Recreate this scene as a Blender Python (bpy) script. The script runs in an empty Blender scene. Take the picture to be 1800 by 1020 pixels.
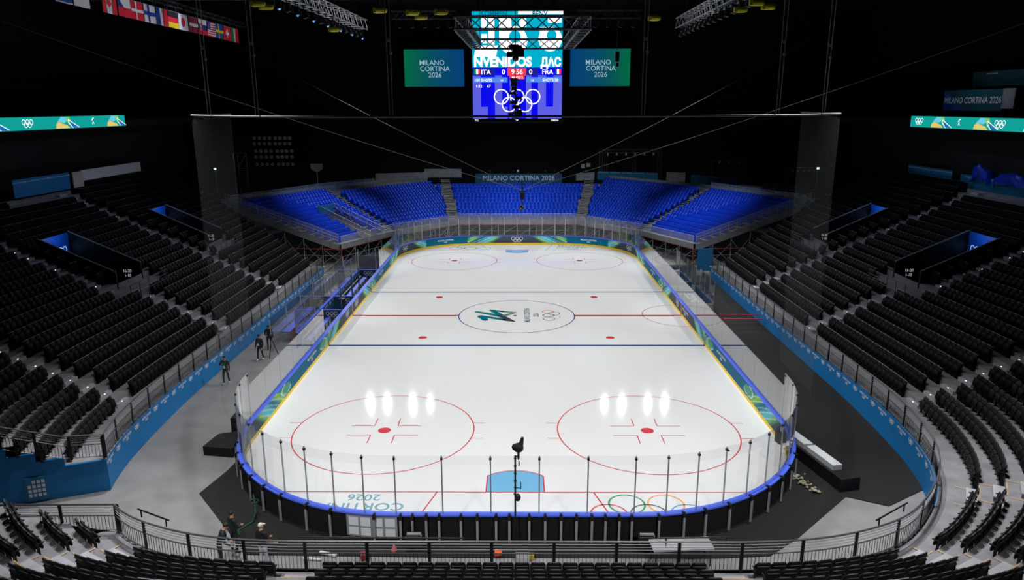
import bpy, bmesh, math, random
import numpy as np
from mathutils import Vector, Matrix
random.seed(7)
PI = math.pi
sc = bpy.context.scene
COL = sc.collection

# ------------------------------------------------------------------ camera
CP = Vector((0.135, -55.10, 16.046)); PITCH, YAW, ROLL, FPX = 0.247754, -0.0088974, -0.0027208, 1273.17
fw = Vector((math.sin(YAW)*math.cos(PITCH), math.cos(YAW)*math.cos(PITCH), -math.sin(PITCH)))
rt = Vector((math.cos(YAW), -math.sin(YAW), 0)); up = rt.cross(fw)
rt2 = rt*math.cos(ROLL) + up*math.sin(ROLL); up2 = up*math.cos(ROLL) - rt*math.sin(ROLL)
cd = bpy.data.cameras.new('camera'); cam = bpy.data.objects.new('camera', cd); COL.objects.link(cam)
M = Matrix((rt2, up2, -fw)).transposed().to_4x4(); M.translation = CP
cam.matrix_world = M
cd.sensor_width = 36; cd.lens = FPX/1800*36; cd.clip_end = 400; cd.clip_start = 0.2
sc.camera = cam
def project(x, y, z):
    v = Vector((x, y, z)) - CP; d = v.dot(fw)
    if d < 0.5: return (-9999, -9999, d)
    return (900 + FPX*v.dot(rt2)/d, 510 - FPX*v.dot(up2)/d, d)
def in_frame(x, y, z, m=70):
    u, v, d = project(x, y, z)
    return d > 0.5 and -m < u < 1800+m and -m < v < 1020+m

# ------------------------------------------------------------------ world, view, lights
w = bpy.data.worlds.new('world'); sc.world = w; w.use_nodes = True
w.node_tree.nodes['Background'].inputs[0].default_value = (0.35, 0.5, 1.0, 1)
w.node_tree.nodes['Background'].inputs[1].default_value = 0.0006
sc.view_settings.view_transform = 'Standard'; sc.view_settings.look = 'None'
sc.view_settings.exposure = 0.0; sc.view_settings.gamma = 1.0; sc.view_settings.use_curve_mapping = False
ICE_W = 15000
def spot(loc, target, watts, angle=70, blend=0.6, col=(1, 1, 1), rad=0.16):
    l = bpy.data.lights.new('lamp_or_fill', 'SPOT'); l.energy = watts; l.color = col
    l.spot_size = math.radians(angle); l.spot_blend = blend; l.shadow_soft_size = rad
    o = bpy.data.objects.new('lamp_or_fill', l); COL.objects.link(o); o.location = loc
    o.rotation_euler = (Vector(target)-Vector(loc)).to_track_quat('-Z', 'Y').to_euler()
    o['kind'] = 'helper'
    return o
LAMPS = []
for sx in (-1, 1):
    for xx, yy, ty, k in ((11.8, -26.6, -26, 0.58), (10.3, -17, -17, 0.14), (10.3, -9, -8, 0.32)):
        LAMPS.append(((sx*xx, yy, 20.6), (sx*8, ty, 0), k, 105))
    for i, (xx, k) in enumerate(((11.5, 0.62), (13.8, 0.45), (17.2, 0.33), (19.4, 0.33))):
        LAMPS.append(((sx*xx, 34, 22), (sx*(3+3*i), 18-5*i, 0), k, 80))
    LAMPS.append(((sx*26, 17.5, 22), (sx*6, 16, 0), 0.3, 70))
    LAMPS.append(((sx*26, 2.5, 22), (sx*6, 2, 0), 0.7, 70))
for loc, tg, k, ang in LAMPS:
    spot(loc, tg, ICE_W*k, ang, 1.0, (1, 1, 1), 0.12)
# bluish show lamps over the far stand, then unseen spots added as fill light
for sx in (-1, 1):
    spot((sx*12, 20, 20), (sx*21, 28, 4), 9000, 46, 1.0, (0.55, 0.68, 1.0), 0.3)
    spot((sx*6, 18, 21), (sx*7, 40, 4), 7000, 56, 1.0, (0.7, 0.8, 1.0), 0.3)
    spot((sx*5, 6, 21), (sx*6, 34, .5), 13000, 40, 1.0, (1, 1, 1), 0.3)
    spot((sx*4, -42, 21), (sx*11.5, -26, 0), 4500, 36, 1.0, (1, 1, 1), 0.3)
    spot((sx*7, 4, 21), (sx*17, 19, 1), 9000, 34, 1.0, (1, 1, 1), 0.3)
    spot((sx*8, -47, 21), (sx*6, -34.5, 0), 13000, 54, 1.0, (1, 1, 1), 0.6)
    spot((sx*16, -24, 21), (sx*17.5, -31, 1.5), 11000, 48, 1.0, (1, 1, 1), 0.5)
    spot((-sx*1, -10, 21), (sx*18.6, -16, 0.3), 6500, 40, 1.0, (1, 1, 1), 0.5)
    spot((-sx*1, 6, 21), (sx*18.6, 0, 0.3), 6500, 40, 1.0, (1, 1, 1), 0.5)
    spot((sx*10, 0, 24), (sx*29, 2, 7), 2600, 90, 1.0, (0.62, 0.66, 1.0), 0.5)
spot((-12, 22, 24), (-31, 42, 10), 3500, 26, 1.0, (1, 1, 1), 0.3)      # unseen fill added to brighten the rigs behind the far stand
for x in (-14, 0, 14):
    spot((x*.7, 22, 24), (x*1.3, 48, 7), 3500, 44, 1.0, (0.9, 0.95, 1.0), 0.3)  # more added fill, for the banner and gear behind the blue seats

# ------------------------------------------------------------------ materials
def lin(c):
    return tuple(((v/255/12.92) if v/255 <= 0.04045 else ((v/255+0.055)/1.055)**2.4) for v in c)
def mat(name, rgb, rough=0.6, metal=0.0, emit=0.0, noise=0.0, nscale=4.0, bump=0.0, spec=None, coat=0.0):
    m = bpy.data.materials.new(name); m.use_nodes = True
    nt = m.node_tree; b = nt.nodes['Principled BSDF']; c = lin(rgb)
    b.inputs['Base Color'].default_value = (*c, 1); b.inputs['Roughness'].default_value = rough
    b.inputs['Metallic'].default_value = metal
    if spec is not None: b.inputs['Specular IOR Level'].default_value = spec
    if coat: b.inputs['Coat Weight'].default_value = coat; b.inputs['Coat Roughness'].default_value = 0.08
    if emit:
        b.inputs['Emission Color'].default_value = (*c, 1); b.inputs['Emission Strength'].default_value = emit
        b.inputs['Base Color'].default_value = (0.01, 0.01, 0.01, 1)
    if noise or bump:
        tc = nt.nodes.new('ShaderNodeTexCoord'); n = nt.nodes.new('ShaderNodeTexNoise')
        n.inputs['Scale'].default_value = nscale; n.inputs['Detail'].default_value = 6
        nt.links.new(tc.outputs['Object'], n.inputs['Vector'])
        if noise:
            r = nt.nodes.new('ShaderNodeMapRange')
            r.inputs['From Min'].default_value = 0.3; r.inputs['From Max'].default_value = 0.7
            r.inputs['To Min'].default_value = 1-noise; r.inputs['To Max'].default_value = 1+noise
            nt.links.new(n.outputs['Fac'], r.inputs['Value'])
            mx = nt.nodes.new('ShaderNodeVectorMath'); mx.operation = 'SCALE'
            mx.inputs[0].default_value = c; nt.links.new(r.outputs[0], mx.inputs['Scale'])
            nt.links.new(mx.outputs[0], b.inputs['Base Color'])
        if bump:
            bp = nt.nodes.new('ShaderNodeBump'); bp.inputs['Strength'].default_value = bump
            nt.links.new(n.outputs['Fac'], bp.inputs['Height']); nt.links.new(bp.outputs[0], b.inputs['Normal'])
    return m
MT = {}
def mt(key, *a, **k):
    if key not in MT: MT[key] = mat(key, *a, **k)
    return MT[key]
BLACK = mt('black_plastic', (22, 22, 24), 0.45)
SEATM = mt('black_seat_plastic', (13, 13, 15), 0.6, noise=0.15, nscale=3, spec=0.3)
SEATR = mt('dark_seat_plastic', (13, 13, 15), 0.65, spec=0.1)
SEATHI = mt('seat_top_highlight', (150, 150, 158), 0.5)  # pale colour painted in for light caught on the seat-back tops
BLUEHI = mt('blue_seat_top_highlight', (92, 130, 240), 0.4)  # lighter blue painted in for the bright tops of the blue rows
SEATF = mt('dark_seat_bracket', (18, 18, 20), 0.6)
BLUES = mt('blue_seat_plastic', (8, 66, 215), 0.38, noise=0.12, nscale=3)
CONC = mt('dark_concrete_tread', (134, 134, 138), 0.85, noise=0.2, nscale=1.3, bump=0.1)
STEP = mt('pale_concrete_step', (172, 172, 178), 0.8, noise=0.15, nscale=2)
FLOORM = mt('grey_hall_floor', (128, 128, 129), 0.75, noise=0.16, nscale=0.7, bump=0.05)
CARPET = mt('black_carpet', (19, 19, 18), 0.95, noise=0.2, nscale=9, bump=0.2)
STEEL = mt('galvanised_steel', (158, 161, 166), 0.5, 0.15)
DSTEEL = mt('black_painted_steel', (28, 28, 30), 0.4, 0.3)
RAILM = mt('dark_rail_steel', (88, 88, 90), 0.4, 0.2)
TRUSSM = mt('dark_truss_metal', (88, 90, 94), 0.45, 0.7)
ALU = mt('bright_aluminium', (196, 198, 200), 0.35, 0.7)
BWALL = mt('blue_wall_paint', (0, 122, 192), 0.6, noise=0.05, nscale=2)
TEALC = mt('teal_cloth', (8, 104, 142), 0.8, noise=0.08, nscale=1.5)
WHITE = mt('white_print', (235, 240, 245), 0.6)
WHITEP = mt('white_panel', (205, 208, 212), 0.5, noise=0.04)
REDM = mt('red_paint', (250, 70, 74), 0.5)
REDS = mt('red_oxide_steel', (150, 58, 50), 0.5, 0.2)
WOOD = mt('plywood_edge', (196, 160, 122), 0.7, noise=0.15, nscale=12)
GREYP = mt('grey_scaffold_board', (132, 134, 138), 0.7, noise=0.2, nscale=2)
CAPB = mt('blue_board_cap', (78, 108, 236), 0.35)
KICK = mt('yellow_kick_plate', (255, 216, 0), 0.4)
NAVY = mt('navy_bench_panel', (6, 66, 108), 0.5)
BENCHB = mt('blue_bench_top', (70, 96, 214), 0.5)
YELLOW = mt('yellow_hoist_paint', (200, 190, 20), 0.5)
CURTAIN = mt('black_curtain', (16, 17, 20), 0.95, noise=0.3, nscale=0.6)
SKIN = mt('skin', (205, 150, 122), 0.5); HAIRM = mt('dark_hair', (38, 28, 22), 0.7)
JACKET = mt('black_jacket', (24, 25, 29), 0.7); TROUS = mt('dark_trousers', (32, 33, 38), 0.8)
def emis(name, rgb, k=1.0):
    key = 'screen_' + name
    if key in MT: return MT[key]
    m = bpy.data.materials.new(key); m.use_nodes = True; nt = m.node_tree
    nt.nodes.remove(nt.nodes['Principled BSDF'])
    e = nt.nodes.new('ShaderNodeEmission'); e.inputs[0].default_value = (*lin(rgb), 1); e.inputs[1].default_value = k
    nt.links.new(e.outputs[0], nt.nodes['Material Output'].inputs[0]); MT[key] = m
    return m
def glass_mat(name, ior, tint, haze=0.0):
    m = bpy.data.materials.new(name); m.use_nodes = True; nt = m.node_tree
    nt.nodes.remove(nt.nodes['Principled BSDF'])
    t = nt.nodes.new('ShaderNodeBsdfTransparent'); t.inputs[0].default_value = (*tint, 1)
    g = nt.nodes.new('ShaderNodeBsdfGlossy'); g.inputs['Roughness'].default_value = 0.03
    geo = nt.nodes.new('ShaderNodeNewGeometry')           # Schlick reflectance, same from both sides of the pane
    dt = nt.nodes.new('ShaderNodeVectorMath'); dt.operation = 'DOT_PRODUCT'
    nt.links.new(geo.outputs['Incoming'], dt.inputs[0]); nt.links.new(geo.outputs['Normal'], dt.inputs[1])
    def mth(op, a, b=None):
        n = nt.nodes.new('ShaderNodeMath'); n.operation = op
        for i, v in enumerate((a, b)):
            if v is None: continue
            if isinstance(v, (int, float)): n.inputs[i].default_value = v
            else: nt.links.new(v, n.inputs[i])
        return n.outputs[0]
    f0 = ((ior-1)/(ior+1))**2
    pw = mth('POWER', mth('SUBTRACT', 1.0, mth('ABSOLUTE', dt.outputs['Value'])), 3.2)
    fr = mth('ADD', mth('MULTIPLY', pw, 1-f0), f0)
    mx = nt.nodes.new('ShaderNodeMixShader')
    nt.links.new(fr, mx.inputs[0]); nt.links.new(t.outputs[0], mx.inputs[1]); nt.links.new(g.outputs[0], mx.inputs[2])
    last = mx
    if haze:
        d = nt.nodes.new('ShaderNodeBsdfDiffuse'); d.inputs[0].default_value = (0.8, 0.85, 0.95, 1)
        m2 = nt.nodes.new('ShaderNodeMixShader'); m2.inputs[0].default_value = haze
        nt.links.new(mx.outputs[0], m2.inputs[1]); nt.links.new(d.outputs[0], m2.inputs[2]); last = m2
    nt.links.new(last.outputs[0], nt.nodes['Material Output'].inputs[0])
    return m
GLASS = glass_mat('shield_glass', 1.5, (0.99, 0.995, 1.0), 0.01)
def net_mat():
    m = bpy.data.materials.new('fine_netting'); m.use_nodes = True; nt = m.node_tree
    nt.nodes.remove(nt.nodes['Principled BSDF'])
    t = nt.nodes.new('ShaderNodeBsdfTransparent')
    d = nt.nodes.new('ShaderNodeBsdfDiffuse'); d.inputs[0].default_value = (0.22, 0.24, 0.25, 1)
    lw = nt.nodes.new('ShaderNodeLayerWeight'); lw.inputs[0].default_value = 0.5
    mr = nt.nodes.new('ShaderNodeMapRange')   # threads close up when the netting is seen edge-on
    mr.inputs['From Min'].default_value = 0.0; mr.inputs['From Max'].default_value = 1.0
    mr.inputs['To Min'].default_value = 0.025; mr.inputs['To Max'].default_value = 0.10
    nt.links.new(lw.outputs['Facing'], mr.inputs['Value'])
    mx = nt.nodes.new('ShaderNodeMixShader')
    nt.links.new(mr.outputs[0], mx.inputs[0]); nt.links.new(t.outputs[0], mx.inputs[1]); nt.links.new(d.outputs[0], mx.inputs[2])
    nt.links.new(mx.outputs[0], nt.nodes['Material Output'].inputs[0])
    return m
NETM = net_mat()
def ice_mat():
    m = mat('polished_ice', (238, 240, 241), 0.1, noise=0.0)
    nt = m.node_tree; b = nt.nodes['Principled BSDF']
    tc = nt.nodes.new('ShaderNodeTexCoord'); n = nt.nodes.new('ShaderNodeTexNoise'); n.inputs['Scale'].default_value = 0.25
    n.inputs['Detail'].default_value = 5
    nt.links.new(tc.outputs['Object'], n.inputs['Vector'])
    r = nt.nodes.new('ShaderNodeMapRange'); r.inputs['To Min'].default_value = 0.03; r.inputs['To Max'].default_value = 0.055
    nt.links.new(n.outputs['Fac'], r.inputs['Value']); nt.links.new(r.outputs[0], b.inputs['Roughness'])
    cr = nt.nodes.new('ShaderNodeMapRange'); cr.inputs['To Min'].default_value = 0.86; cr.inputs['To Max'].default_value = 0.93
    nt.links.new(n.outputs['Fac'], cr.inputs['Value'])
    cb = nt.nodes.new('ShaderNodeCombineColor')
    for i in range(3): nt.links.new(cr.outputs[0], cb.inputs[i])
    nt.links.new(cb.outputs[0], b.inputs['Base Color'])
    return m
ICE = ice_mat()

# ------------------------------------------------------------------ mesh building
class MB:
    def __init__(s): s.v = []; s.f = []; s.mi = []
    def add(s, vs, fs, mi=0):
        n = len(s.v); s.v += [tuple(v) for v in vs]
        s.f += [tuple(n+i for i in f) for f in fs]; s.mi += [mi]*len(fs); return s
    def box(s, c, d, rz=0.0, mi=0, tilt=0.0):
        x, y, z = d[0]/2, d[1]/2, d[2]/2
        R = Matrix.Rotation(rz, 3, 'Z') @ Matrix.Rotation(tilt, 3, 'X')
        vs = [Vector(c)+R @ Vector((a*x, b*y, e*z)) for e in (-1, 1) for a, b in ((-1, -1), (1, -1), (1, 1), (-1, 1))]
        return s.add(vs, [(3, 2, 1, 0), (4, 5, 6, 7), (0, 1, 5, 4), (1, 2, 6, 5), (2, 3, 7, 6), (3, 0, 4, 7)], mi)
    def quad(s, a, b, c, d, mi=0): return s.add([a, b, c, d], [(0, 1, 2, 3)], mi)
    def tube(s, p0, p1, r, n=6, mi=0, r2=None):
        p0, p1 = Vector(p0), Vector(p1); d = (p1-p0)
        if d.length < 1e-6: return s
        d.normalize(); a = d.orthogonal().normalized(); b = d.cross(a); r2 = r if r2 is None else r2
        vs = [p + (a*math.cos(2*PI*i/n)+b*math.sin(2*PI*i/n))*rr for p, rr in ((p0, r), (p1, r2)) for i in range(n)]
        fs = [(i, (i+1) % n, n+(i+1) % n, n+i) for i in range(n)]+[tuple(range(n-1, -1, -1)), tuple(range(n, 2*n))]
        return s.add(vs, fs, mi)
    def poly(s, pts, r, n=6, mi=0):
        for a, b in zip(pts, pts[1:]): s.tube(a, b, r, n, mi)
        return s
    def ball(s, c, r, mi=0, nu=10, nv=6, sc3=(1, 1, 1)):
        vs = []; fs = []
        for j in range(nv+1):
            for i in range(nu):
                th = PI*j/nv; ph = 2*PI*i/nu
                vs.append((c[0]+r*sc3[0]*math.sin(th)*math.cos(ph), c[1]+r*sc3[1]*math.sin(th)*math.sin(ph), c[2]+r*sc3[2]*math.cos(th)))
        for j in range(nv):
            for i in range(nu):
                fs.append((j*nu+i, (j+1)*nu+i, (j+1)*nu+(i+1) % nu, j*nu+(i+1) % nu))
        return s.add(vs, fs, mi)
    def prism(s, pts, z0, z1, mi=0):
        n = len(pts); vs = [(x, y, z0) for x, y in pts]+[(x, y, z1) for x, y in pts]
        return s.add(vs, [tuple(range(n-1, -1, -1)), tuple(range(n, 2*n))]+[(i, (i+1) % n, n+(i+1) % n, n+i) for i in range(n)], mi)
    def annulus(s, f, cx, cy, r0, r1, n=40, mi=0, a0=0, a1=2*PI):
        for i in range(n):
            t0, t1 = a0+(a1-a0)*i/n, a0+(a1-a0)*(i+1)/n
            s.quad(*[f(cx+r*math.cos(t), cy+r*math.sin(t)) for r, t in ((r0, t0), (r1, t0), (r1, t1), (r0, t1))], mi)
        return s
    def mesh(s, name, mats, smooth=False):
        me = bpy.data.meshes.new(name); me.from_pydata(s.v, [], s.f)
        for m in (mats if isinstance(mats, (list, tuple)) else [mats]): me.materials.append(m)
        if any(s.mi): me.polygons.foreach_set('material_index', s.mi)
        if smooth: me.polygons.foreach_set('use_smooth', [True]*len(me.polygons))
        me.update(); return me
    def build(s, name, mats, parent=None, smooth=False, label=None, stuff=False):
        o = bpy.data.objects.new(name, s.mesh(name, mats, smooth)); COL.objects.link(o)
        if parent is not None: o.parent = parent
        if label: o['label'] = label
        if stuff: o['kind'] = 'stuff'
        return o
def tag(o, label, cat, group=None, kind=None):
    o['label'] = label; o['category'] = cat
    if group: o['group'] = group
    if kind: o['kind'] = kind
    return o
def thing(name, label, cat, loc=(0, 0, 0), rz=0, group=None):
    o = bpy.data.objects.new(name, None); COL.objects.link(o); o.location = loc; o.rotation_euler = (0, 0, rz)
    o.empty_display_size = 0.3
    return tag(o, label, cat, group)
def struct(o, label=None):
    o['kind'] = 'structure'
    if label: o['label'] = label
    return o
_tc = {}
def text_mb(body, f, size=1.0, align='CENTER', bold=0.0, shear=0.0, sx=1.0):
    """outline lettering as flat mesh; f maps (x, y) on the sign to a point"""
    key = (body, align, bold, shear)
    if key not in _tc:
        cu = bpy.data.curves.new('lettering', 'FONT'); cu.body = body; cu.align_x = align; cu.size = 1.0
        cu.offset = bold; cu.shear = shear; cu.resolution_u = 3
        cu.space_line = 0.95
        o = bpy.data.objects.new('lettering', cu); COL.objects.link(o)
        bpy.context.view_layer.update()
        me = bpy.data.meshes.new_from_object(o.evaluated_get(bpy.context.evaluated_depsgraph_get()))
        _tc[key] = ([tuple(v.co) for v in me.vertices], [tuple(p.vertices) for p in me.polygons])
        bpy.data.objects.remove(o); bpy.data.curves.remove(cu); bpy.data.meshes.remove(me)
    vs, fs = _tc[key]
    mb = MB(); mb.add([f(x*size*sx, y*size) for x, y, z in vs], fs); return mb
RINGS = [(-2.3, 0), (0, 0), (2.3, 0), (-1.15, -1.05), (1.15, -1.05)]
def rings_mb(f, R, th=0.14, n=28, mb=None, mis=(0, 0, 0, 0, 0)):
    mb = mb or MB()
    for (cx, cy), mi in zip(RINGS, mis):
        mb.annulus(f, cx*R, cy*R+R*0.5, R*(1-th), R*(1+th), n, mi)
    return mb
def truss_mb(p0, p1, s=0.45, r=0.028, step=0.6, mb=None, mi=0):
    mb = mb or MB(); p0, p1 = Vector(p0), Vector(p1); d = (p1-p0); L = d.length; d.normalize()
    a = d.cross(Vector((0, 0, 1)))
    if a.length < 0.1: a = Vector((1, 0, 0))
    a.normalize(); b = a.cross(d).normalized()
    cs = [(a*i+b*j)*s/2 for i, j in ((-1, -1), (1, -1), (1, 1), (-1, 1))]
    for c in cs: mb.tube(p0+c, p1+c, r, 4, mi)
    n = max(1, int(L/step))
    for k in range(n):
        q0, q1 = p0+d*(L*k/n), p0+d*(L*(k+1)/n)
        for i in range(4):
            c0, c1 = cs[i], cs[(i+1) % 4]
            mb.tube(q0+(c0 if k % 2 else c1), q1+(c1 if k % 2 else c0), r*0.6, 3, mi)
    return mb

# ------------------------------------------------------------------ rink outline
HX, HY, RC = 13.0, 30.5, 8.5
SEG = [HY-RC, RC*PI/2, 2*(HX-RC), RC*PI/2, 2*(HY-RC), RC*PI/2, 2*(HX-RC), RC*PI/2, HY-RC]
TOT = sum(SEG)
def rp(s, off=0.0):
    """point on the rink outline, s from the left end of the centre line, clockwise from above; off = outward"""
    s %= TOT; k = 0
    while s > SEG[k]+1e-9: s -= SEG[k]; k += 1
    a = s/RC
    if k == 0: p, n = (-HX, s), (-1, 0)
    elif k == 1: c = (-HX+RC, HY-RC); n = (-math.cos(a), math.sin(a)); p = (c[0]+RC*n[0], c[1]+RC*n[1])
    elif k == 2: p, n = (-HX+RC+s, HY), (0, 1)
    elif k == 3: c = (HX-RC, HY-RC); n = (math.sin(a), math.cos(a)); p = (c[0]+RC*n[0], c[1]+RC*n[1])
    elif k == 4: p, n = (HX, HY-RC-s), (1, 0)
    elif k == 5: c = (HX-RC, -HY+RC); n = (math.cos(a), -math.sin(a)); p = (c[0]+RC*n[0], c[1]+RC*n[1])
    elif k == 6: p, n = (HX-RC-s, -HY), (0, -1)
    elif k == 7: c = (-HX+RC, -HY+RC); n = (-math.sin(a), -math.cos(a)); p = (c[0]+RC*n[0], c[1]+RC*n[1])
    else: p, n = (-HX, -HY+RC+s), (-1, 0)
    return Vector((p[0]+n[0]*off, p[1]+n[1]*off)), n
def band(mb, s0, s1, o0, z0, o1, z1, step=0.5, mi=0):
    n = max(1, int(abs(s1-s0)/step)); 
    for i in range(n):
        a, b = s0+(s1-s0)*i/n, s0+(s1-s0)*(i+1)/n
        pa0, pb0, pa1, pb1 = rp(a, o0)[0], rp(b, o0)[0], rp(a, o1)[0], rp(b, o1)[0]
        mb.quad((*pa0, z0), (*pb0, z0), (*pb1, z1), (*pa1, z1), mi)
    return mb

# ------------------------------------------------------------------ setting
mb = MB(); mb.quad((-70, -70, -0.02), (70, -70, -0.02), (70, 75, -0.02), (-70, 75, -0.02))
struct(mb.build('floor', FLOORM))
mb = MB(); mb.quad((-70, -70, 30), (-70, 75, 30), (70, 75, 30), (70, -70, 30)); struct(mb.build('ceiling', CURTAIN))
mb = MB(); mb.box((0, 60, 15), (124, 0.5, 30)); struct(mb.build('wall_back', CURTAIN))
for sx, nm in ((-1, 'wall_left'), (1, 'wall_right')):
    mb = MB(); mb.box((sx*52, 2, 15), (0.5, 124, 30)); struct(mb.build(nm, CURTAIN))

# carpet: black covering round the near end and the right-hand side
pts = [(-13.0, -24), (-13.15, -25.35), (-13.55, -27.24), (-10.4, -31.05), (-9.9, -31.6), (-2, -31.75), (7.5, -31.75), (9.4, -31.6),
       (10.9, -30.4), (14.0, -27.4), (15.45, -28.15), (17.6, -26.8), (18.3, -23.5), (18.6, -18), (18.6, 13), (18.3, 19), (13.0, 19), (0, -20)]
mb = MB(); mb.prism(pts, -0.019, 0.012)
tag(mb.build('carpet', CARPET), 'black carpet laid round the near end and right side of the rink', 'carpet')

# ice with its painted markings
ice = thing('ice_sheet', 'white ice sheet with red and blue hockey markings inside the boards', 'ice rink')
outline = [tuple(rp(i*TOT/160)[0]) for i in range(160)]
mb = MB(); mb.prism(outline[::-1], -0.015, 0.03); mb.build('ice', ICE, ice)
ZI = 0.034
def paint(rgb): 
    k = 'ice_paint_%d_%d_%d' % rgb
    return mt(k, rgb, 0.05)
IRED, IBLU, ITEAL = paint((214, 62, 70)), paint((52, 84, 150)), paint((128, 178, 188))
F = lambda x, y: (x, y, ZI)
def rect(mb, x0, y0, x1, y1, z=ZI, mi=0): mb.quad((x0, y0, z), (x1, y0, z), (x1, y1, z), (x0, y1, z), mi)
def xlim(y):
    ay = abs(y)-(HY-RC)
    return HX if ay < 0 else HX-RC+math.sqrt(max(0, RC*RC-ay*ay))
for s_ in (-1, 1):
    mb = MB(); rect(mb, -HX, s_*7.45-0.15, HX, s_*7.45+0.15); mb.build('blue_line', IBLU, ice)
    mb = MB(); gx = xlim(27.13); rect(mb, -gx, s_*27.13-0.03, gx, s_*27.13+0.03); mb.build('goal_line', IRED, ice)
    mb = MB(); r0 = 1.83
    arc = [(r0*math.cos(a), r0*math.sin(a)) for a in np.linspace(math.acos(1.22/1.83), PI-math.acos(1.22/1.83), 16)]
    cr = [(-1.22, 0), *[(-x, y) for x, y in arc], (1.22, 0)]
    mb.add([(x, s_*(27.1-y), ZI+0.001) for x, y in cr], [tuple(range(len(cr)))])
    mb.build('goal_crease', paint((122, 190, 232)), ice)
    mb = MB()
    pl = [(-1.25, 0)] + [(-x*1.02, y*1.01) for x, y in arc] + [(1.25, 0)]
    for (x0, y0), (x1, y1) in zip(pl, pl[1:]):
        d = Vector((x1-x0, y1-y0)).normalized()*0.03
        mb.quad(*[(a, s_*(27.1-b), ZI+0.002) for a, b in ((x0-d.y, y0+d.x), (x1-d.y, y1+d.x), (x1+d.y, y1-d.x), (x0+d.y, y0-d.x))])
    mb.build('crease_line', IRED, ice)
    mb = MB()
    for sx in (-1, 1):
        x0, y0, x1, y1 = sx*3.35, s_*27.13, sx*4.27, s_*30.45
        mb.quad((x0-0.03, y0, ZI), (x0+0.03, y0, ZI), (x1+0.03, y1, ZI), (x1-0.03, y1, ZI))
    mb.build('trapezoid_line', IRED, ice)
    for sx in (-1, 1):
        cx, cy = sx*6.706, s_*21.03
        mb = MB(); mb.annulus(F, cx, cy, 4.54, 4.60, 72)
        for a in (-1, 1):
            for b in (-1, 1):
                y = cy+a*0.9; x0 = math.sqrt(4.6**2-0.9**2)
                rect(mb, cx+b*x0, y-0.025, cx+b*(x0+0.6), y+0.025)
                rect(mb, cx+b*0.6-0.025, cy+a*0.55, cx+b*0.6+0.025, cy+a*1.45)
                rect(mb, min(cx+b*0.6, cx+b*1.8), cy+a*0.55-0.025, max(cx+b*0.6, cx+b*1.8), cy+a*0.55+0.025)
        mb.build('faceoff_circle', IRED, ice)
        mb = MB(); mb.annulus(F, cx, cy, 0, 0.33, 24); mb.build('faceoff_spot', IRED, ice)
        mb = MB(); mb.annulus(F, sx*6.706, s_*5.7, 0, 0.31, 24); mb.build('faceoff_spot', IRED, ice)
mb = MB()
for sx in (-1, 1): rect(mb, min(sx*4.6, sx*HX), -0.15, max(sx*4.6, sx*HX), 0.15)
mb.build('centre_line', IRED, ice)
mb = MB(); mb.annulus(F, 0, 0, 4.53, 4.61, 90); mb.build('centre_circle', IBLU, ice)
mb = MB(); mb.annulus(F, HX, 0, 3.0, 3.06, 40, 0, PI/2, 3*PI/2); mb.build('referee_crease', IRED, ice)
# centre emblem
def stroke(mb, p, q, w0, w1, z, mi=0, cap=8):
    p, q = Vector(p), Vector(q); d = (q-p).normalized(); a0 = math.atan2(d.y, d.x)
    pts = [p+Vector((math.cos(a0+PI/2+PI*i/cap), math.sin(a0+PI/2+PI*i/cap)))*w0/2 for i in range(cap+1)]
    pts += [q+Vector((math.cos(a0-PI/2+PI*i/cap), math.sin(a0-PI/2+PI*i/cap)))*w1/2 for i in range(cap+1)]
    mb.add([(x, y, z) for x, y in pts], [tuple(range(len(pts)))], mi)
lg = MB()
E1, E2, E3, E4, E5 = (paint(c) for c in ((16, 110, 134), (20, 122, 128), (70, 92, 104), (96, 152, 122), (64, 68, 84)))
LG = lambda X, Y: ((X-845)/8.57/22.35-0.1, -(Y-385)/8.57/6.45)
stroke(lg, LG(330, 400), LG(400, 452), .62, .5, ZI, 0); stroke(lg, LG(335, 398), LG(700, 452), .5, .52, ZI+.001, 1)
stroke(lg, LG(700, 452), LG(825, 478), .52, .2, ZI+.001, 4)
stroke(lg, LG(252, 328), LG(620, 392), .34, .62, ZI+.002, 1); stroke(lg, LG(620, 392), LG(828, 478), .62, .22, ZI+.003, 4)
stroke(lg, LG(475, 305), LG(640, 385), .42, .5, ZI+.0025, 1)
stroke(lg, LG(480, 303), LG(640, 320), .38, .38, ZI+.0035, 1); stroke(lg, LG(640, 320), LG(838, 340), .38, .3, ZI+.0035, 3)
stroke(lg, LG(838, 340), LG(690, 385), .3, .45, ZI+.004, 3)
lg.annulus(lambda x, y: (x, y, ZI+.004), *LG(840, 388), 0, .14, 14, 4)
lg.build('games_emblem', [E1, E2, E3, E4, E5], ice)
R90 = lambda ox, oy: (lambda x, y: (ox-y, oy+x, ZI))
text_mb('MILANO CORTINA', R90(1.05, 0.15), 0.66, bold=0.012, sx=0.72).build('ice_lettering', paint((60, 110, 124)), ice)
text_mb('2026', R90(1.75, 0.1), 0.62, bold=0.012, sx=0.8).build('ice_lettering', paint((60, 110, 124)), ice)
RC5 = [paint(c) for c in ((84, 130, 178), (70, 84, 86), (224, 110, 112), (244, 190, 130), (90, 150, 118))]
rings_mb(R90(2.75, 0.05), 0.44, 0.09, mis=(0, 1, 2, 3, 4)).build('ice_rings', RC5, ice)
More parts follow.
